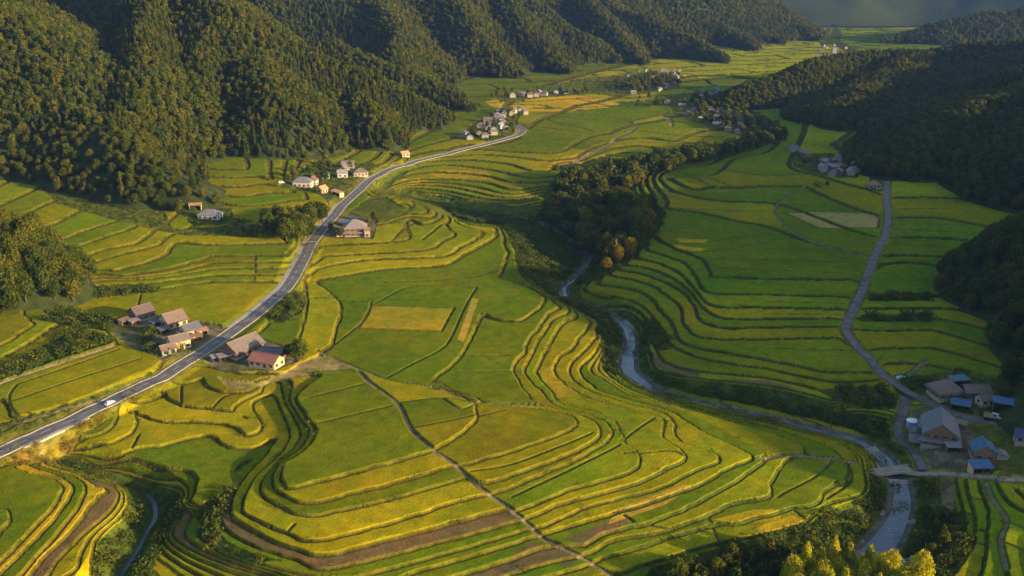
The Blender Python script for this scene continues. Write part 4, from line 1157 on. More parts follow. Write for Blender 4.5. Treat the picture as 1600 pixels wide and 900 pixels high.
grove([(1585,660),(1640,690),(1640,720),(1590,690)], 'Ss', 5, .9, 1.5, '{k} at the right edge below the lane', 'right edge bushes', seed=19)

# the trees that show largest are single trees, the small far ones one cover
PEND.sort(key=lambda q: -q[4] / q[2])
free_ = 296 - sum(1 for o in bpy.data.objects if o.name.startswith('broadleaf_tree'))
far_trees = []
for q in PEND:
    if q[0] in 'Bb':
        if free_ <= 0: far_trees.append(q); continue
        free_ -= 1
    plant(*q)
for k in range(4):
    sub = far_trees[k::4]
    if sub: forest("distant_trees", [q[1:4] for q in sub], 'b', k, [q[4] for q in sub], [q[1] % 6.28 for q in sub])

r_ = np.random.default_rng(77)
wood = [(-40,420),(0,415),(40,425),(75,440),(92,462),(80,482),(30,490),(-40,490)]
for k in range(46):
    q = np.array((-40, 412)) + np.array((132, 78)) * r_.random(2)
    if not in_poly(q[0], q[1], wood): continue
    x, y, _ = ground_px(*q); x, y = float(x), float(y)
    z = max(float(floor_z(np.array([x]), np.array([y]), ZT)[0]), float(hill_z(np.array([x]), np.array([y]))[0]))
    if q[0] > -30: far_trees.append(('B', x, y, z - .3, float(r_.uniform(1.1, 1.6))))
forest("woodland", [q[1:4] for q in far_trees if q[0] == 'B' and q[2] < 620], 'B', 0, [q[4] for q in far_trees if q[0] == 'B' and q[2] < 620], [q[1] % 6.28 for q in far_trees if q[0] == 'B' and q[2] < 620])

# ---- scrub and rank grass on banks: one scattered ground cover each
def scatter_cover(name, cls, kind, area, s0, s1, maxy):
    jj, ii = np.nonzero((CLS == CN.index(cls)) & (Y < maxy) & (PX > -60) & (PX < 1660) & (PY < 950))
    cell = np.abs(ROWM[jj, ii]) * np.abs(np.gradient(X, axis=1)[jj, ii])
    tk = rng.random(len(jj)) < cell / area
    jj, ii = jj[tk], ii[tk]
    x = X[jj, ii] + rng.uniform(-.6, .6, len(jj)); y = Y[jj, ii] + rng.uniform(-.6, .6, len(jj)); z = ZT[jj, ii]
    ok = np.ones(len(jj), bool)
    for nm in RD:
        ax, hw = RD[nm][1], RD[nm][2]
        for p in dens(ax, 5.0): ok &= (x - p[0]) ** 2 + (y - p[1]) ** 2 > (hw + 2.6) ** 2
    for nm in WAT:
        ax, hwv = WAT[nm][1], WAT[nm][2]
        for p, hh in zip(ax, hwv): ok &= (x - p[0]) ** 2 + (y - p[1]) ** 2 > (hh + (3.4 if nm == 'river' else 2.6)) ** 2
    x, y, z = x[ok], y[ok], z[ok]
    for k in range(2):
        s_ = slice(k, None, 2)
        forest(name, np.stack([x[s_], y[s_], z[s_] - .1], 1), kind, k, rng.uniform(s0, s1, len(x[s_])), rng.random(len(x[s_])) * 6.28)
    print(name, len(x))
solo('D', 60, 700, .8, 'dry yellow bush on the lit slope just below the main road at the lower left'); solo('D', 145, 664, .8, 'dry yellow bush on the road slope behind the white car'); solo('D', 100, 690, .8, 'dry yellow bush halfway down the road slope above the stream'); solo('D', 200, 632, .7, 'dry yellow bush on the road slope right of the white car')
for q in ((1440, 870), (1400, 760), (1290, 850), (330, 860)): solo('s', q[0], q[1], .9, 'low green bush on the river bank at ' + {1440: 'the lower right', 1400: 'the concrete bridge', 1290: 'the bend below the last paddies', 330: 'the lower left hollow'}[q[0]])
# weeds and uncut grass along the bunds and risers
jj, ii = np.nonzero(bmask & ~wild & (np.abs(sdist) < rw + .3) & (Y < 640) & (PX > -40) & (PX < 1640) & (PY < 940) & (dpath > .2))
cell = np.abs(ROWM[jj, ii]) * np.abs(np.gradient(X, axis=1)[jj, ii])
dens_ = np.clip(.15 + 2.2 * fbm(X[jj, ii] / 11, Y[jj, ii] / 11, 401, 2), 0, 1)
tk = rng.random(len(jj)) < cell / 1.1 * dens_
jj, ii = jj[tk], ii[tk]
for lab_, q, k in (("green grass tuft on the terrace edge at the left end of the gold plot", (560, 520), 0), ("dry grass tuft on the terrace edge below the foreground plateau", (560, 762), 1)):
    x, y, z = (float(v) for v in ground_px(*q)); z = float(floor_z(np.array([x]), np.array([y]), ZT)[0])
    rt = empty("grass_tuft", (x, y, z)); tag(rt, lab_, "grass"); o = bpy.data.objects.new("crown", CR['t', k]); COL.objects.link(o); o.parent = rt; FIRST['t', k] = o; rt.scale = (.5,) * 3
for k, sl_ in ((0, slice(0, None, 2)), (1, slice(1, None, 4))):
    x, y, z = X[jj, ii][sl_], Y[jj, ii][sl_], ZT[jj, ii][sl_]
    forest("bund_grass", np.stack([x, y, z - .05], 1), 't', k, rng.uniform(.35, 1.0, len(x)), rng.random(len(x)) * 6.28)
    print("tufts", len(x))
scatter_cover("bank_scrub", 'scrub', 's', 6.0, .35, 1.25, 720)
scatter_cover("dry_grass", 'dry', 'D', 3.0, .3, .7, 720)
scatter_cover("rank_grass", 'rough', 's', 14.0, .2, .55, 1000)
# ------------------------------------------------------------------ buildings
def mat_roof(name, c, ribs=2.2, rough=0.6, var=0.3, spec=0.3):
    m, t, b = mat_base(name)
    tc = nd(t, "ShaderNodeTexCoord")
    n = nd(t, "ShaderNodeTexNoise"); n.inputs["Scale"].default_value = 0.9; n.inputs["Detail"].default_value = 6; n.inputs["Roughness"].default_value = 0.7
    wv = nd(t, "ShaderNodeTexWave"); wv.bands_direction = 'X'; wv.inputs["Scale"].default_value = ribs; wv.inputs["Distortion"].default_value = 0.3
    t.links.new(tc.outputs["Object"], n.inputs["Vector"]); t.links.new(tc.outputs["Object"], wv.inputs["Vector"])
    r = nd(t, "ShaderNodeMapRange"); r.inputs[1].default_value = .3; r.inputs[2].default_value = .7; r.inputs[3].default_value = 1 - var; r.inputs[4].default_value = 1 + var
    t.links.new(n.outputs[0], r.inputs[0])
    vs = nd(t, "ShaderNodeVectorMath", operation='SCALE'); vs.inputs[0].default_value = c
    t.links.new(r.outputs[0], vs.inputs["Scale"]); t.links.new(vs.outputs[0], b.inputs["Base Color"])
    b.inputs["Roughness"].default_value = rough; b.inputs["Specular IOR Level"].default_value = spec
    bp = nd(t, "ShaderNodeBump"); bp.inputs["Strength"].default_value = .5; bp.inputs["Distance"].default_value = .12
    t.links.new(wv.outputs[0], bp.inputs["Height"]); t.links.new(bp.outputs[0], b.inputs["Normal"])
    return m
RF = {k: mat_roof("roof_" + k, c) for k, c in dict(pink=(.148, .118, .108), brown=(.16, .115, .10), plum=(.11, .077, .082), red=(.185, .082, .075), gray=(.145, .15, .175), slate=(.095, .10, .125), blue=(.05, .12, .23), teal=(.05, .17, .21),
      pale=(.21, .21, .235), rust=(.24, .13, .08), orange=(.40, .22, .11), navy=(.035, .055, .15), mauve=(.20, .17, .185), thatch=(.17, .14, .10)).items()}
WL = {k: mat_simple("wall_" + k, c, .9, .18, 1.3) for k, c in dict(cream=(.33, .27, .20), white=(.21, .205, .19), plaster=(.42, .40, .37), timber=(.14, .095, .065), ochre=(.48, .33, .19), gray=(.22, .215, .21), dark=(.07, .055, .05)).items()}
M_GLASS = mat_simple("window_glass", (.03, .036, .045), .08, .2, 1.0, .7)
M_FRAME = mat_simple("window_frame", (.22, .19, .16), .6, .15)
M_DARKW = mat_simple("dark_timber", (.07, .05, .038), .8, .25)
M_STONE = mat_simple("foundation_stone", (.27, .25, .22), .9, .3, 2.0)
def boxg(x0, x1, y0, y1, z0, z1, V=None, F=None):
    V = [] if V is None else V; F = [] if F is None else F
    b = len(V)
    V += [(x0, y0, z0), (x1, y0, z0), (x1, y1, z0), (x0, y1, z0), (x0, y0, z1), (x1, y0, z1), (x1, y1, z1), (x0, y1, z1)]
    F += [tuple(b + i for i in f) for f in ((3, 2, 1, 0), (4, 5, 6, 7), (0, 1, 5, 4), (1, 2, 6, 5), (2, 3, 7, 6), (3, 0, 4, 7))]
    return V, F
def roof_gable(w, d, z, rise, ov=.6, th=.22, curve=.0):
    hx_, hy_ = w / 2 + ov * .8, d / 2 + ov
    zr = z + rise; ze = z - rise * ov / (d / 2)
    ys_ = [-hy_, -hy_ * .5, 0, hy_ * .5, hy_]; zs_ = [ze, (ze + zr) / 2 - curve, zr, (ze + zr) / 2 - curve, ze]
    V, F = [], []
    for x in (-hx_, hx_):
        for y, zz in zip(ys_, zs_): V.append((x, y, zz + th))
        for y, zz in zip(ys_, zs_): V.append((x, y, zz))
    for i in range(4):
        F.append((i, 10 + i, 11 + i, i + 1)); F.append((5 + i, 6 + i, 16 + i, 15 + i))
        F.append((i, i + 1, 6 + i, 5 + i)); F.append((10 + i, 15 + i, 16 + i, 11 + i))
    F.append((0, 5, 15, 10)); F.append((4, 14, 19, 9))
    return V, F
def roof_hip(w, d, z, rise, ov=.7, th=.22, ridge=None):
    hx_, hy_ = w / 2 + ov, d / 2 + ov
    rl = (max(w - d, .6) / 2) if ridge is None else ridge / 2
    ze, zr = z - rise * ov / (d / 2) * .8, z + rise
    V = [(-hx_, -hy_, ze + th), (hx_, -hy_, ze + th), (hx_, hy_, ze + th), (-hx_, hy_, ze + th), (-rl, 0, zr + th), (rl, 0, zr + th),
         (-hx_, -hy_, ze), (hx_, -hy_, ze), (hx_, hy_, ze), (-hx_, hy_, ze)]
    F = [(0, 1, 5, 4), (1, 2, 5), (2, 3, 4, 5), (3, 0, 4), (9, 8, 7, 6), (0, 6, 7, 1), (1, 7, 8, 2), (2, 8, 9, 3), (3, 9, 6, 0)]
    return V, F
def skirt(w, d, z, out, drop, th=.16):
    """pent roof running round the house"""
    a, b = (w / 2 - .05, d / 2 - .05), (w / 2 + out, d / 2 + out)
    V = []
    for (hx_, hy_), zz in ((a, z), (b, z - drop)):
        V += [(-hx_, -hy_, zz), (hx_, -hy_, zz), (hx_, hy_, zz), (-hx_, hy_, zz)]
    V += [(x, y, zz - th) for x, y, zz in V]
    F = []
    for i in range(4):
        j = (i + 1) % 4
        F += [(i, 4 + i, 4 + j, j)[::-1][::-1], (8 + i, 8 + j, 12 + j, 12 + i), (4 + i, 12 + i, 12 + j, 4 + j), (i, j, 8 + j, 8 + i)]
    return V, F
def put(name, geo_, mat, parent, **kw):
    o = link_mesh(name, geo_[0], geo_[1], mat, parent, **kw); return o
def opening(parent, x, y, z, ww, hh, face, rnd):
    """window: frame with a pane; face 0:-y 1:+x 2:+y 3:-x"""
    dx, dy = ((0, -1), (1, 0), (0, 1), (-1, 0))[face]
    V, F = [], []
    def bar(u0, u1, z0, z1, o0, o1):
        if dx == 0: boxg(x + u0, x + u1, min(y + dy * o0, y + dy * o1), max(y + dy * o0, y + dy * o1), z + z0, z + z1, V, F)
        else: boxg(min(x + dx * o0, x + dx * o1), max(x + dx * o0, x + dx * o1), y + u0, y + u1, z + z0, z + z1, V, F)
    h = ww / 2
    bar(-h, -h + .09, 0, hh, -.02, .09); bar(h - .09, h, 0, hh, -.02, .09); bar(-h, h, hh, hh + .09, -.02, .11); bar(-h - .05, h + .05, -.1, 0, -.02, .15); bar(-.035, .035, 0, hh, -.02, .08)
    f = put("window", (V, F), M_FRAME, parent)
    V, F = [], []
    bar(-h + .09, h - .09, 0, hh, -.02, .035)
    put("pane", (V, F), M_GLASS, f)
def base_pt(px, py):
    x, y, _ = ground_px(px, py); x, y = float(x), float(y)
    z = float(floor_z(np.array([x]), np.array([y]), ZT)[0])
    z = max(z, min(z + 4, float(hill_z(np.array([x]), np.array([y]))[0])))
    return x, y, z
def house(name, px, py, w, d, h, ang, style, roof, wall, label, cat="house", group=None, rise=None, storeys=1, pent=None, wing=None, near=True, chimney=False, sink=0.0):
    x, y, z = base_pt(px, py)
    t = empty(name, (x, y, z - sink), R(ang))
    tag(t, label, cat, group)
    rise = d * .30 if rise is None else rise
    V, F = boxg(-w / 2, w / 2, -d / 2, d / 2, -1.5, h)
    if style == 'gable':
        b = len(V)
        V += [(-w / 2, 0, h + rise * .96), (w / 2, 0, h + rise * .96)]
        F += [(7, 4, b), (5, 6, b + 1)]
    wl = put("wall", (V, F), WL[wall], t)
    g = roof_gable(w, d, h, rise) if style == 'gable' else roof_hip(w, d, h, rise)
    rf = put("roof", g, RF[roof], t)
    if not near: return t
    rl = w / 2 + .45 if style == 'gable' else max(w - d, .6) / 2
    put("ridge_cap", boxg(-rl, rl, -.2, .2, h + rise + .1, h + rise + .48), RF[roof], rf)
    put("foundation", boxg(-w / 2 - .12, w / 2 + .12, -d / 2 - .12, d / 2 + .12, -1.4, .35), M_STONE, t)
    if pent:
        put("pent_roof", skirt(w, d, h * (.55 if storeys > 1 else .86), pent, pent * .38), RF[roof], t)
    rnd = random.Random(int(px * 7 + py))
    for face, ln in ((0, w), (2, w), (1, d), (3, d)):
        n = max(1, int(ln / 3.0))
        for fl in range(storeys):
            zz = .95 + fl * h * .52
            for k in range(n):
                u = -ln / 2 + ln * (k + .5) / n
                if fl == 0 and face == 0 and k == n // 2:
                    hd = min(2.1, h - .5)
                    door = put("door", boxg(u - .85, u + .85, -d / 2 - .06, -d / 2 + .02, .1, hd), M_DARKW, t)
                    put("handle", boxg(u + .55, u + .66, -d / 2 - .14, -d / 2 - .07, 1.0, 1.25), M_FRAME, door)
                    continue
                ww = min(1.9, ln / n * .6); hh = min(1.25, h / storeys - 1.35) if h / storeys > 2 else .7
                if face in (0, 2): opening(t, u, -d / 2 if face == 0 else d / 2, zz, ww, max(hh, .6), face, rnd)
                else: opening(t, w / 2 if face == 1 else -w / 2, u, zz, ww, max(hh, .6), face, rnd)
    if chimney:
        ch = put("chimney", boxg(w * .2, w * .2 + .6, -.9, -.3, h + rise * .4, h + rise + 1.0), M_STONE, rf)
    if wing:
        wx, wy, ww, wd, wh, wroof, wwall = wing
        V, F = boxg(wx - ww / 2, wx + ww / 2, wy - wd / 2, wy + wd / 2, -1.4, wh)
        wg = put("wing", (V, F), WL[wwall], t)
        V, F = roof_gable(ww, wd, wh, wd * .2, .4, .18)
        put("wing_roof", ([(a + wx, b + wy, c) for a, b, c in V], F), RF[wroof], wg)
    return t
def shed(name, px, py, w, d, h, ang, roof, wall, label, cat="shed", group=None, slope=.5, open_front=True):
    """lean-to shed: back wall, side walls, posts, single pitch roof"""
    x, y, z = base_pt(px, py)
    t = empty(name, (x, y, z), R(ang)); tag(t, label, cat, group)
    V, F = boxg(-w / 2, w / 2, d / 2 - .15, d / 2, -1.2, h)
    boxg(-w / 2, -w / 2 + .15, -d / 2 + .3, d / 2 - .15, -1.2, h, V, F); boxg(w / 2 - .15, w / 2, -d / 2 + .3, d / 2 - .15, -1.2, h, V, F)
    put("wall", (V, F), WL[wall], t)
    for sx in (-1, 0, 1):
        put("post", boxg(sx * (w / 2 - .2) - .09, sx * (w / 2 - .2) + .09, -d / 2 + .05, -d / 2 + .23, -1.2, h + slope * .2), M_DARKW, t)
    if not open_front:
        put("door", boxg(-w * .32, w * .32, -d / 2 + .25, -d / 2 + .33, 0, h * .8), WL['timber'], t)
    o = .45
    V = [(-w / 2 - o, -d / 2 - o, h - .05), (w / 2 + o, -d / 2 - o, h - .05), (w / 2 + o, d / 2 + o, h + slope), (-w / 2 - o, d / 2 + o, h + slope)]
    V += [(a, b, c + .14) for a, b, c in V]
    put("roof", (V, [(3, 2, 1, 0), (4, 5, 6, 7), (0, 1, 5, 4), (1, 2, 6, 5), (2, 3, 7, 6), (3, 0, 4, 7)]), RF[roof], t)
    return t
# hamlet left of the main road
house("farmhouse", 222, 497, 10, 8.5, 3.4, 50, 'gable', 'plum', 'timber', "dark plum roofed farmhouse at the far left end of the roadside hamlet", rise=3.0)
shed("lean_to", 196, 506, 5.5, 3.5, 2.2, 60, 'rust', 'ochre', "low rusty lean-to beside the dark plum roofed farmhouse")
shed("lean_to", 210, 507, 4.5, 3, 2.2, 55, 'mauve', 'timber', "small grey lean-to below the dark plum roofed farmhouse")
house("farmhouse", 271, 508, 10.5, 9, 3.8, 48, 'gable', 'brown', 'ochre', "brown roofed farmhouse in the middle of the roadside hamlet", rise=3.2, pent=1.0)
house("storehouse", 298, 522, 8.5, 6.5, 3.2, 48, 'gable', 'slate', 'ochre', "dark slate roofed storehouse between the two brown houses by the road", cat="storehouse", rise=2.2)
house("farmhouse", 280, 543, 9, 6.5, 4.4, 40, 'gable', 'pink', 'ochre', "light brown roofed two storey house standing closest to the main road", rise=2.0, storeys=1)
house("cottage", 262, 552, 6.5, 5, 2.8, 40, 'gable', 'brown', 'plaster', "low white walled cottage in front of the house closest to the road", rise=1.5)
shed("shed", 316, 522, 5, 3.5, 2.3, 30, 'orange', 'ochre', "sunlit orange shed at the roadside end of the hamlet")
shed("shed", 256, 520, 4.5, 3.5, 2.2, 45, 'slate', 'timber', "small slate shed in the shaded yard of the hamlet")
shed("shed", 245, 509, 5, 3.5, 2.4, 48, 'slate', 'timber', "dark open shed between the plum and the brown farmhouse")
shed("shed", 308, 531, 4.5, 3, 2.2, 25, 'rust', 'ochre', "rusty roofed shed at the kerb below the orange shed")
shed("shed", 286, 527, 3.5, 3, 2.2, 45, 'gray', 'gray', "tiny grey shed between the storehouse and the roadside house")
# right of the main road
house("farmhouse", 379, 549, 17, 10, 3.6, 58, 'gable', 'pink', 'timber', "large pinkish roofed farmhouse right beside the main road", rise=3.2, pent=1.1)
house("farmhouse", 417, 570, 13.5, 8, 3.0, -22, 'gable', 'red', 'ochre', "red roofed house on the grass right of the large pinkish roofed farmhouse", rise=2.4)
house("annex", 427, 557, 10, 5, 3.0, -10, 'gable', 'slate', 'timber', "long slate roofed annex behind the red roofed house", cat="annex", rise=1.4)
shed("shed", 350, 562, 5, 3.5, 2.2, 35, 'mauve', 'gray', "grey shed in front of the large pinkish roofed farmhouse")
shed("shed", 338, 563, 4, 3, 2.0, 35, 'pale', 'gray', "small pale shed by the road left of the pinkish roofed farmhouse")
# timber house by the road
house("timber_house", 556, 366, 14, 11, 5.6, 8, 'hip', 'mauve', 'timber', "large two storey timber house right of the main road", rise=4.2, storeys=2, pent=1.6, wing=(-9.5, -1.5, 5.5, 6, 2.6, 'slate', 'ochre'))
shed("shed", 543, 352, 6, 4, 2.6, 10, 'blue', 'gray', "blue roofed shed behind the timber house")
house("store", 574, 369, 3.2, 4.5, 4.4, 5, 'gable', 'rust', 'cream', "narrow cream store at the right end of the timber house", cat="storehouse", rise=1.2)
# lone farm under the wood on the left
house("farmhouse", 329, 341, 14, 8.5, 3.3, -8, 'hip', 'gray', 'plaster', "grey roofed cream farmhouse alone under the left wood", rise=2.6)
shed("shed", 306, 332, 8, 4.5, 2.6, 12, 'orange', 'ochre', "orange roofed shed behind the lone cream farmhouse")
# hamlet below the mountain foot
house("farmhouse", 474, 291, 14, 8.5, 4.2, -5, 'hip', 'gray', 'plaster', "grey roofed white house at the left of the hamlet below the mountain", rise=2.8)
house("house", 489, 289, 6, 7, 4.6, 80, 'gable', 'red', 'plaster', "tall white house with red roof next to the grey roofed white house", rise=2.2)
house("cottage", 509, 279, 5, 5, 3.6, 85, 'gable', 'slate', 'gray', "small grey cottage under the trees of the upper hamlet", rise=1.8)
house("barn", 504, 301, 7, 5, 3.0, 60, 'gable', 'orange', 'ochre', "orange roofed barn on the field edge of the upper hamlet", cat="barn", rise=2.0)
shed("long_shed", 527, 304, 13, 4, 2.4, -50, 'orange', 'ochre', "long tan roofed shed beside the main road at the upper hamlet")
house("house", 535, 277, 8, 6, 3.4, 15, 'gable', 'pale', 'plaster', "pale roofed house in the middle of the upper hamlet", rise=2.2)
house("house", 538, 270, 7, 6, 3.8, 75, 'gable', 'brown', 'cream', "brown gabled cream house behind the pale roofed house", rise=2.6)
house("house", 562, 274, 12, 8, 3.2, 25, 'hip', 'pink', 'cream', "pink roofed house at the right end of the upper hamlet", rise=2.2)
house("house", 544, 262, 10, 6, 3.2, 5, 'gable', 'mauve', 'gray', "long mauve roofed house at the forest edge of the upper hamlet", rise=2.0)
house("cottage", 632, 245, 8, 5, 2.8, 40, 'gable', 'orange', 'cream', "small orange roofed cottage alone above the far bend of the road", rise=1.6)
# farms at the right edge
house("farmhouse", 1466, 684, 17, 13, 5.4, 70, 'gable', 'gray', 'timber', "large grey gabled farmhouse beside the river lane at the right", rise=4.6, storeys=2, pent=1.7, wing=(-2.5, 9.0, 5.0, 4.5, 2.7, 'slate', 'gray'))
house("farmhouse", 1476, 617, 11.5, 10, 3.4, 10, 'hip', 'brown', 'timber', "brown hip roofed farmhouse above the lane at the right", rise=3.8, pent=1.0)
shed("shed", 1497, 601, 7.5, 4.5, 3.0, 12, 'teal', 'gray', "teal roofed shed behind the brown hip roofed farmhouse")
shed("shed", 1500, 637, 7.5, 5.5, 2.6, -25, 'blue', 'timber', "blue roofed shed right of the brown hip roofed farmhouse")
house("house", 1523, 618, 11, 7, 3.2, 0, 'gable', 'brown', 'dark', "low dark brown house against the shaded wood at the right edge", rise=2.0)
house("cottage", 1538, 631, 6, 5, 2.6, 10, 'gable', 'thatch', 'ochre', "small thatch coloured cottage left of the bright blue shed roof", rise=1.4)
shed("shed", 1565, 645, 7.5, 5.5, 2.7, -25, 'blue', 'dark', "bright blue roofed shed nearest the wood at the right edge")
house("house", 1534, 713, 8, 8, 4.0, 78, 'gable', 'blue', 'timber', "blue gabled house at the lower right beside the lane", rise=2.6, wing=(-1, -6.5, 4.5, 4, 2.4, 'mauve', 'gray'))
shed("shed", 1531, 735, 7.5, 4.5, 2.4, 3, 'blue', 'ochre', "small blue roofed shed in front of the blue gabled house", slope=.9)
house("house", 1604, 693, 9, 6, 3.0, -20, 'gable', 'navy', 'gray', "dark blue roofed house cut off by the right edge", rise=1.8)
house("house", 1426, 893, 9, 7, 2.8, 20, 'hip', 'navy', 'gray', "dark blue roofed house among bushes at the bottom edge", rise=2.2)
shed("carport", 1431, 674, 3.6, 3.2, 2.2, 80, 'blue', 'gray', "tiny blue roofed carport left of the large grey farmhouse", cat="carport")
house("farmhouse", 1364, 294, 9, 7, 3.2, 5, 'hip', 'rust', 'cream', "red brown house left of the upper end of the side road", rise=2.4, near=True)
house("annex", 1448, 694, 6, 4.5, 2.8, 70, 'gable', 'slate', 'gray', "low slate roofed annex in front of the large grey farmhouse", cat="annex", rise=1.3)
shed("shed", 1488, 704, 5, 3.2, 2.3, -5, 'pale', 'timber', "pale roofed shed at the right front corner of the large grey farmhouse")
shed("shed", 1502, 668, 4.5, 3.2, 2.2, 65, 'thatch', 'timber', "weathered brown shed behind the right side of the large grey farmhouse")
shed("shed", 1546, 655, 4, 3, 2.0, -25, 'rust', 'dark', "rusty shed between the thatch coloured cottage and the pale van")
# ---- villages far off
def village(spots, roofs, walls, where, grp, seed, wmin=5.5, wmax=9.5):
    r = random.Random(seed)
    for (px, py) in spots:
        rf, wl = r.choice(roofs), r.choice(walls)
        cn = {'pale': 'pale', 'gray': 'grey', 'slate': 'dark slate', 'brown': 'brown', 'pink': 'pinkish', 'navy': 'dark blue', 'mauve': 'mauve', 'rust': 'rusty', 'blue': 'blue'}[rf]
        x, y, z = base_pt(px, py)
        w_, d_ = r.uniform(wmin, wmax), r.uniform(5.0, 6.8)
        house("village_house", px, py, w_, d_, r.uniform(2.8, 4.4), r.choice((0, 90)) + r.uniform(-25, 25), r.choice(('gable', 'gable', 'hip')), rf, wl,
              f"{cn} roofed {'white' if wl == 'white' else 'cream' if wl == 'cream' else 'grey' if wl == 'gray' else 'timber'} house {where}", "house", f"{cn} roofed {wl} houses {grp}", near=False)
def spots(poly, n, seed, gap):
    r = np.random.default_rng(seed); P_ = np.array(poly, float); lo, hi = P_.min(0), P_.max(0); got = []; t = 0
    while len(got) < n and t < 4000:
        t += 1
        q = lo + (hi - lo) * r.random(2)
        if in_poly(q[0], q[1], poly):
            x, y, _ = ground_px(q[0], q[1])
            if all((x - a) ** 2 + (y - b) ** 2 > gap ** 2 for a, b, _, _ in got): got.append((x, y, q[0], q[1]))
    return [(q[2], q[3]) for q in got]
village(spots([(722,213),(745,205),(770,183),(790,178),(800,195),(790,208),(760,216),(735,220)], 17, 1, 13), ['gray', 'slate', 'mauve', 'pale', 'brown'], ['white', 'cream', 'gray'], "in the village at the road bend", "at the road bend", 1)
village(spots([(768,178),(790,172),(822,172),(822,180),(790,183)], 7, 2, 13), ['gray', 'pink', 'slate'], ['white', 'cream'], "between the golden fields and the road bend", "below the golden fields", 2)
village([(828,152),(838,151),(850,149),(868,146),(877,145),(884,146),(800,152),(815,150),(842,147)], ['pink', 'brown', 'mauve'], ['cream', 'white'], "in the sunlit row behind the golden fields", "behind the golden fields", 3)
village(spots([(965,128),(985,112),(1030,108),(1058,122),(1050,140),(1000,150),(975,146)], 20, 4, 24), ['gray', 'pale', 'brown', 'slate'], ['white', 'cream', 'gray'], "in the far village below the third range", "in the far village", 4)
village(spots([(1035,158),(1060,160),(1110,148),(1130,156),(1160,182),(1185,205),(1165,212),(1125,202),(1090,190),(1060,172)], 32, 5, 15), ['slate', 'gray', 'mauve', 'brown'], ['white', 'gray', 'timber'], "in the shaded village at the foot of the right hill", "at the foot of the right hill", 5)
village(spots([(1238,236),(1262,238),(1262,246),(1240,248)], 3, 6, 14) + spots([(1285,254),(1310,250),(1342,260),(1345,272),(1300,275),(1285,268)], 15, 6, 9), ['slate', 'gray', 'brown', 'mauve'], ['gray', 'timber', 'white'], "in the dense farm cluster of the shaded right valley", "in the dense farm cluster", 6, 6, 10)
village(spots([(1098,144),(1122,140),(1125,147),(1100,150)], 4, 7, 15), ['slate', 'gray'], ['white'], "beside the far field left of the right hill", "left of the right hill", 7)
village(spots([(1262,92),(1285,72),(1320,66),(1330,80),(1300,90)], 8, 8, 30), ['slate', 'gray'], ['white', 'gray'], "at the far end of the valley", "at the far end of the valley", 8)
village(spots([(1030,112),(1065,110),(1066,116),(1034,118)], 4, 9, 26), ['gray', 'brown'], ['white'], "under the third range beside the far gold field", "beside the far gold field", 9)

# ------------------------------------------------------------------ bridge, weirs, tank, cars, posts
def frame_at(ax, pxy, name):
    p = project(ax[:, 0], ax[:, 1], ax[:, 2]); j = int(np.argmin((p[0] - pxy[0]) ** 2 + (p[1] - pxy[1]) ** 2)); j = min(max(j, 1), len(ax) - 2)
    tg = ax[j + 1] - ax[j - 1]; return ax[j], math.atan2(tg[1], tg[0])
p, an = frame_at(RD['farm'][1], (1397, 740), 'b')
br = empty("bridge", (p[0], p[1], p[2]), an); tag(br, "flat concrete bridge carrying the farm lane over the river", "bridge")
HL = 9.5
put("deck", boxg(-HL, HL, -2.0, 2.0, -.75, -.03), M_CONC, br)
for s in (-1, 1):
    put("parapet", boxg(-HL, HL, s * 2.0 - .12 + s * .13, s * 2.0 + .12 + s * .13, -.6, .55), M_CONC, br)
    put("abutment", boxg(s * HL - .6, s * HL + .6, -2.3, 2.3, -7, -.78), M_STONE, br)
for pxy, lab in (((1362, 701), "low stone weir across the river above the bridge"), ((1400, 752), "low concrete weir across the river just below the bridge")):
    p, an = frame_at(WAT['river'][1], pxy, 'w')
    hw = float(np.interp(0, [0, 1], [WAT['river'][2][np.argmin(np.hypot(*(WAT['river'][1][:, :2] - p[:2]).T))]] * 2))
    wr = empty("weir", tuple(p), an); tag(wr, lab, "weir")
    put("sill", boxg(-.7, .7, -hw - 1.5, hw + 1.5, -1.6, -.02), M_CONC, wr)
    put("apron", boxg(.72, 2.6, -hw - 1.2, hw + 1.2, -1.8, -.2), M_STONE, wr)
# round water tank
x, y, z = base_pt(1425, 663)
tk = empty("water_tank", (x, y, z)); tag(tk, "round pale blue water tank beside the lane left of the grey farmhouse", "tank")
def lathe(prof, n=24):
    V, F = [], []
    for r_, zz in prof:
        for k in range(n): a = 2 * math.pi * k / n; V.append((r_ * math.cos(a), r_ * math.sin(a), zz))
    for i in range(len(prof) - 1):
        for k in range(n): F.append((i * n + k, i * n + (k + 1) % n, (i + 1) * n + (k + 1) % n, (i + 1) * n + k))
    return V, F
M_TANK = mat_simple("tank_wall", (.18, .26, .34), .5, .15); M_LID = mat_simple("tank_lid", (.60, .72, .78), .4, .1)
put("wall", lathe([(2.3, -1), (2.3, 2.0), (2.36, 2.05)]), M_TANK, tk); put("lid", lathe([(2.5, 2.05), (2.5, 2.2), (1.6, 2.55), (.01, 2.7)]), M_LID, tk)
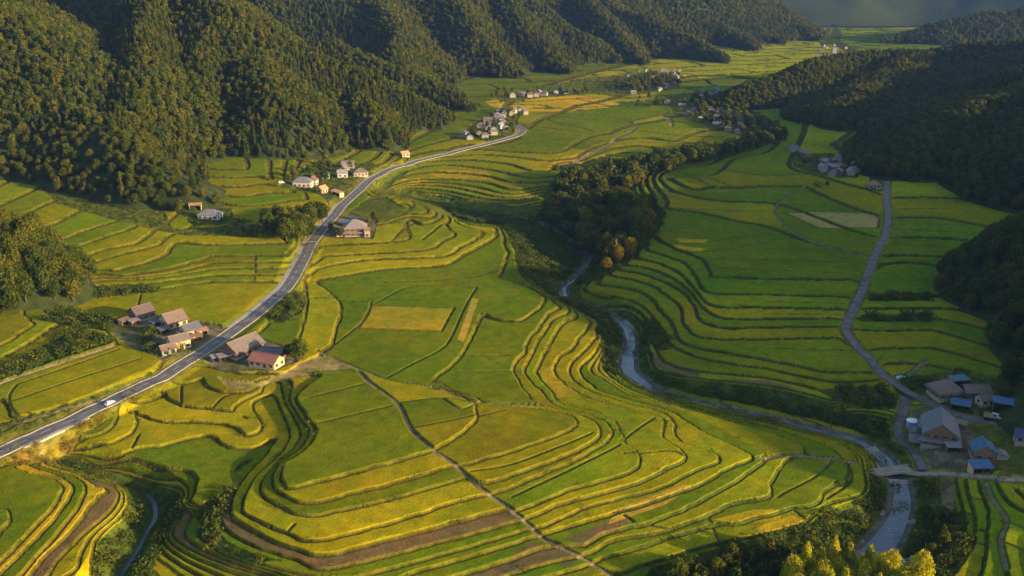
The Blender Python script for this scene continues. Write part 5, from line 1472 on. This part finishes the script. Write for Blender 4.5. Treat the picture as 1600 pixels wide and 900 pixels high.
# sheeted stack by the junction
x, y, z = base_pt(1407, 590)
tp = empty("sheeted_stack", (x, y, z), .1); tag(tp, "low stack under a pale blue sheet beside the side road junction", "stack")
V = [(-2.0, -1.0, 0), (2.2, -1.1, 0), (2.0, 1.1, 0), (-2.1, 1.0, 0), (-1.5, -.7, .9), (1.6, -.8, 1.1), (1.5, .8, 1.0), (-1.6, .7, .85)]
put("sheet", (V, [(4, 5, 6, 7), (0, 1, 5, 4), (1, 2, 6, 5), (2, 3, 7, 6), (3, 0, 4, 7)]), mat_simple("sheet_blue", (.42, .55, .75), .5, .15), tp)
for sx, sy in ((-1.9, -.9), (2.0, 1.0)): put("stone", boxg(sx - .25, sx + .25, sy - .25, sy + .25, -.2, .3), M_STONE, tp)
# cars
M_WHITE = mat_simple("white_paint", (.78, .77, .75), .3, .05, .5, .5); M_TYRE = mat_simple("tyre_rubber", (.02, .02, .02), .9, .1); M_LAMP = mat_simple("lamp_lens", (.75, .74, .70), .2, .05); M_REDL = mat_simple("tail_lens", (.45, .02, .015), .3, .05)
M_RIM = mat_simple("wheel_rim", (.5, .5, .5), .4, .1, metal=.6)
def profile(pr, hw0, hw1, zt):
    """side outline extruded across; narrower towards the top"""
    V, F = [], []; n = len(pr)
    zmin, zmax = min(q[1] for q in pr), max(q[1] for q in pr)
    for s in (-1, 1):
        for a, b in pr:
            k = (b - zmin) / (zmax - zmin); V.append((a, s * (hw0 + (hw1 - hw0) * k), b))
    F.append(tuple(range(n))); F.append(tuple(range(2 * n - 1, n - 1, -1)))
    for i in range(n): j = (i + 1) % n; F.append((i, n + i, n + j, j))
    return V, F
def car(x, y, z, ang, paint, label, van=False):
    t = empty("car", (x, y, z), ang); tag(t, label, "car")
    put("body", profile([(-2.1, .32), (-2.15, .62), (-2.0, .86), (1.15, .90), (2.0, .74), (2.15, .5), (2.1, .32)], .82, .80, 0), paint, t)
    cabp = [(-1.95, .86), (-1.75, 1.75), (.75, 1.78), (1.35, .90)] if van else [(-1.75, .87), (-1.2, 1.38), (.25, 1.42), (1.05, .90)]
    cb = put("cabin", profile(cabp, .76, .62, 0), paint, t)
    zt = cabp[1][1]
    put("windscreen", ([(cabp[3][0] - .02, -.66, .95), (cabp[3][0] - .02, .66, .95), (cabp[2][0] + .06, .58, zt - .06), (cabp[2][0] + .06, -.58, zt - .06)], [(0, 1, 2, 3)]), M_GLASS, cb).location.x = .03
    put("rear_window", ([(cabp[0][0] + .02, -.62, .98), (cabp[0][0] + .02, .62, .98), (cabp[1][0] - .04, .55, zt - .08), (cabp[1][0] - .04, -.55, zt - .08)], [(3, 2, 1, 0)]), M_GLASS, cb).location.x = -.04
    for s in (-1, 1):
        put("side_window", ([(-1.3, s * .765, .96), (.75, s * .765, .96), (.2, s * .675, zt - .1), (-1.1, s * .675, zt - .1)], [(0, 1, 2, 3)]), M_GLASS, cb)
        put("headlight", boxg(2.02, 2.17, s * .6 - .17, s * .6 + .17, .52, .68), M_LAMP, t); put("tail_light", boxg(-2.18, -2.08, s * .64 - .12, s * .64 + .12, .58, .78), M_REDL, t)
        for fx in (-1.3, 1.35):
            V, F = [], []
            for yy in (s * .64, s * .86):
                for k in range(14): a = 2 * math.pi * k / 14; V.append((fx + .32 * math.cos(a), yy, .32 + .32 * math.sin(a)))
            for k in range(14): F.append((k, (k + 1) % 14, 14 + (k + 1) % 14, 14 + k))
            F.append(tuple(range(13, -1, -1))); F.append(tuple(range(14, 28)))
            wh = put("wheel", (V, F), M_TYRE, t)
            put("rim", boxg(fx - .17, fx + .17, s * .865 - .012, s * .865 + .012, .15, .49), M_RIM, wh)
    return t
p, an = frame_at(RD['main'][1], (166, 633), 'c')
car(p[0] + 1.6 * math.sin(an), p[1] - 1.6 * math.cos(an), p[2] + .06, an, M_WHITE, "white car driving on the main road at the lower left")
p, an = frame_at(RD['main'][1], (31, 696), 'c')
x, y, z = base_pt(440, 287); car(x, y, z, .2, M_WHITE, "white van parked at the left end of the upper hamlet", True)
x, y, z = base_pt(1556, 655); car(x, y, z + .05, -.85, mat_simple("cream_paint", (.50, .49, .44), .4, .08, .5, .4), "pale van parked in front of the bright blue roofed shed", True)
# marker post on the footpath and mile stone at the road
for (px, py), lab in (((858, 636), "dark wooden post standing on the footpath above the golden terraces"), ((238, 602), "short wooden post at the road edge below the hamlet"), ((308, 566), "short wooden post at the road edge beside the garden hedge")):
    x, y, z = base_pt(px, py); t = empty("post", (x, y, z)); tag(t, lab, "post")
    put("shaft", boxg(-.14, .14, -.14, .14, -.5, 2.6), M_DARKW, t); put("cap", boxg(-.19, .19, -.19, .19, 2.6, 2.72), M_DARKW, t)

# ------------------------------------------------------------------ evening haze
m = bpy.data.materials.new("haze"); m.use_nodes = True; t = m.node_tree; t.nodes.clear()
o_ = t.nodes.new("ShaderNodeOutputMaterial"); pv = t.nodes.new("ShaderNodeVolumePrincipled")
pv.inputs["Color"].default_value = HAZE_COL; pv.inputs["Density"].default_value = HAZE_DENS; pv.inputs["Anisotropy"].default_value = 0.0
t.links.new(pv.outputs[0], o_.inputs["Volume"])
V, F = boxg(-9100, 9100, -3100, 9100, -29, 720)
hz_ = link_mesh("haze", V, F, m); hz_["kind"] = 'stuff'
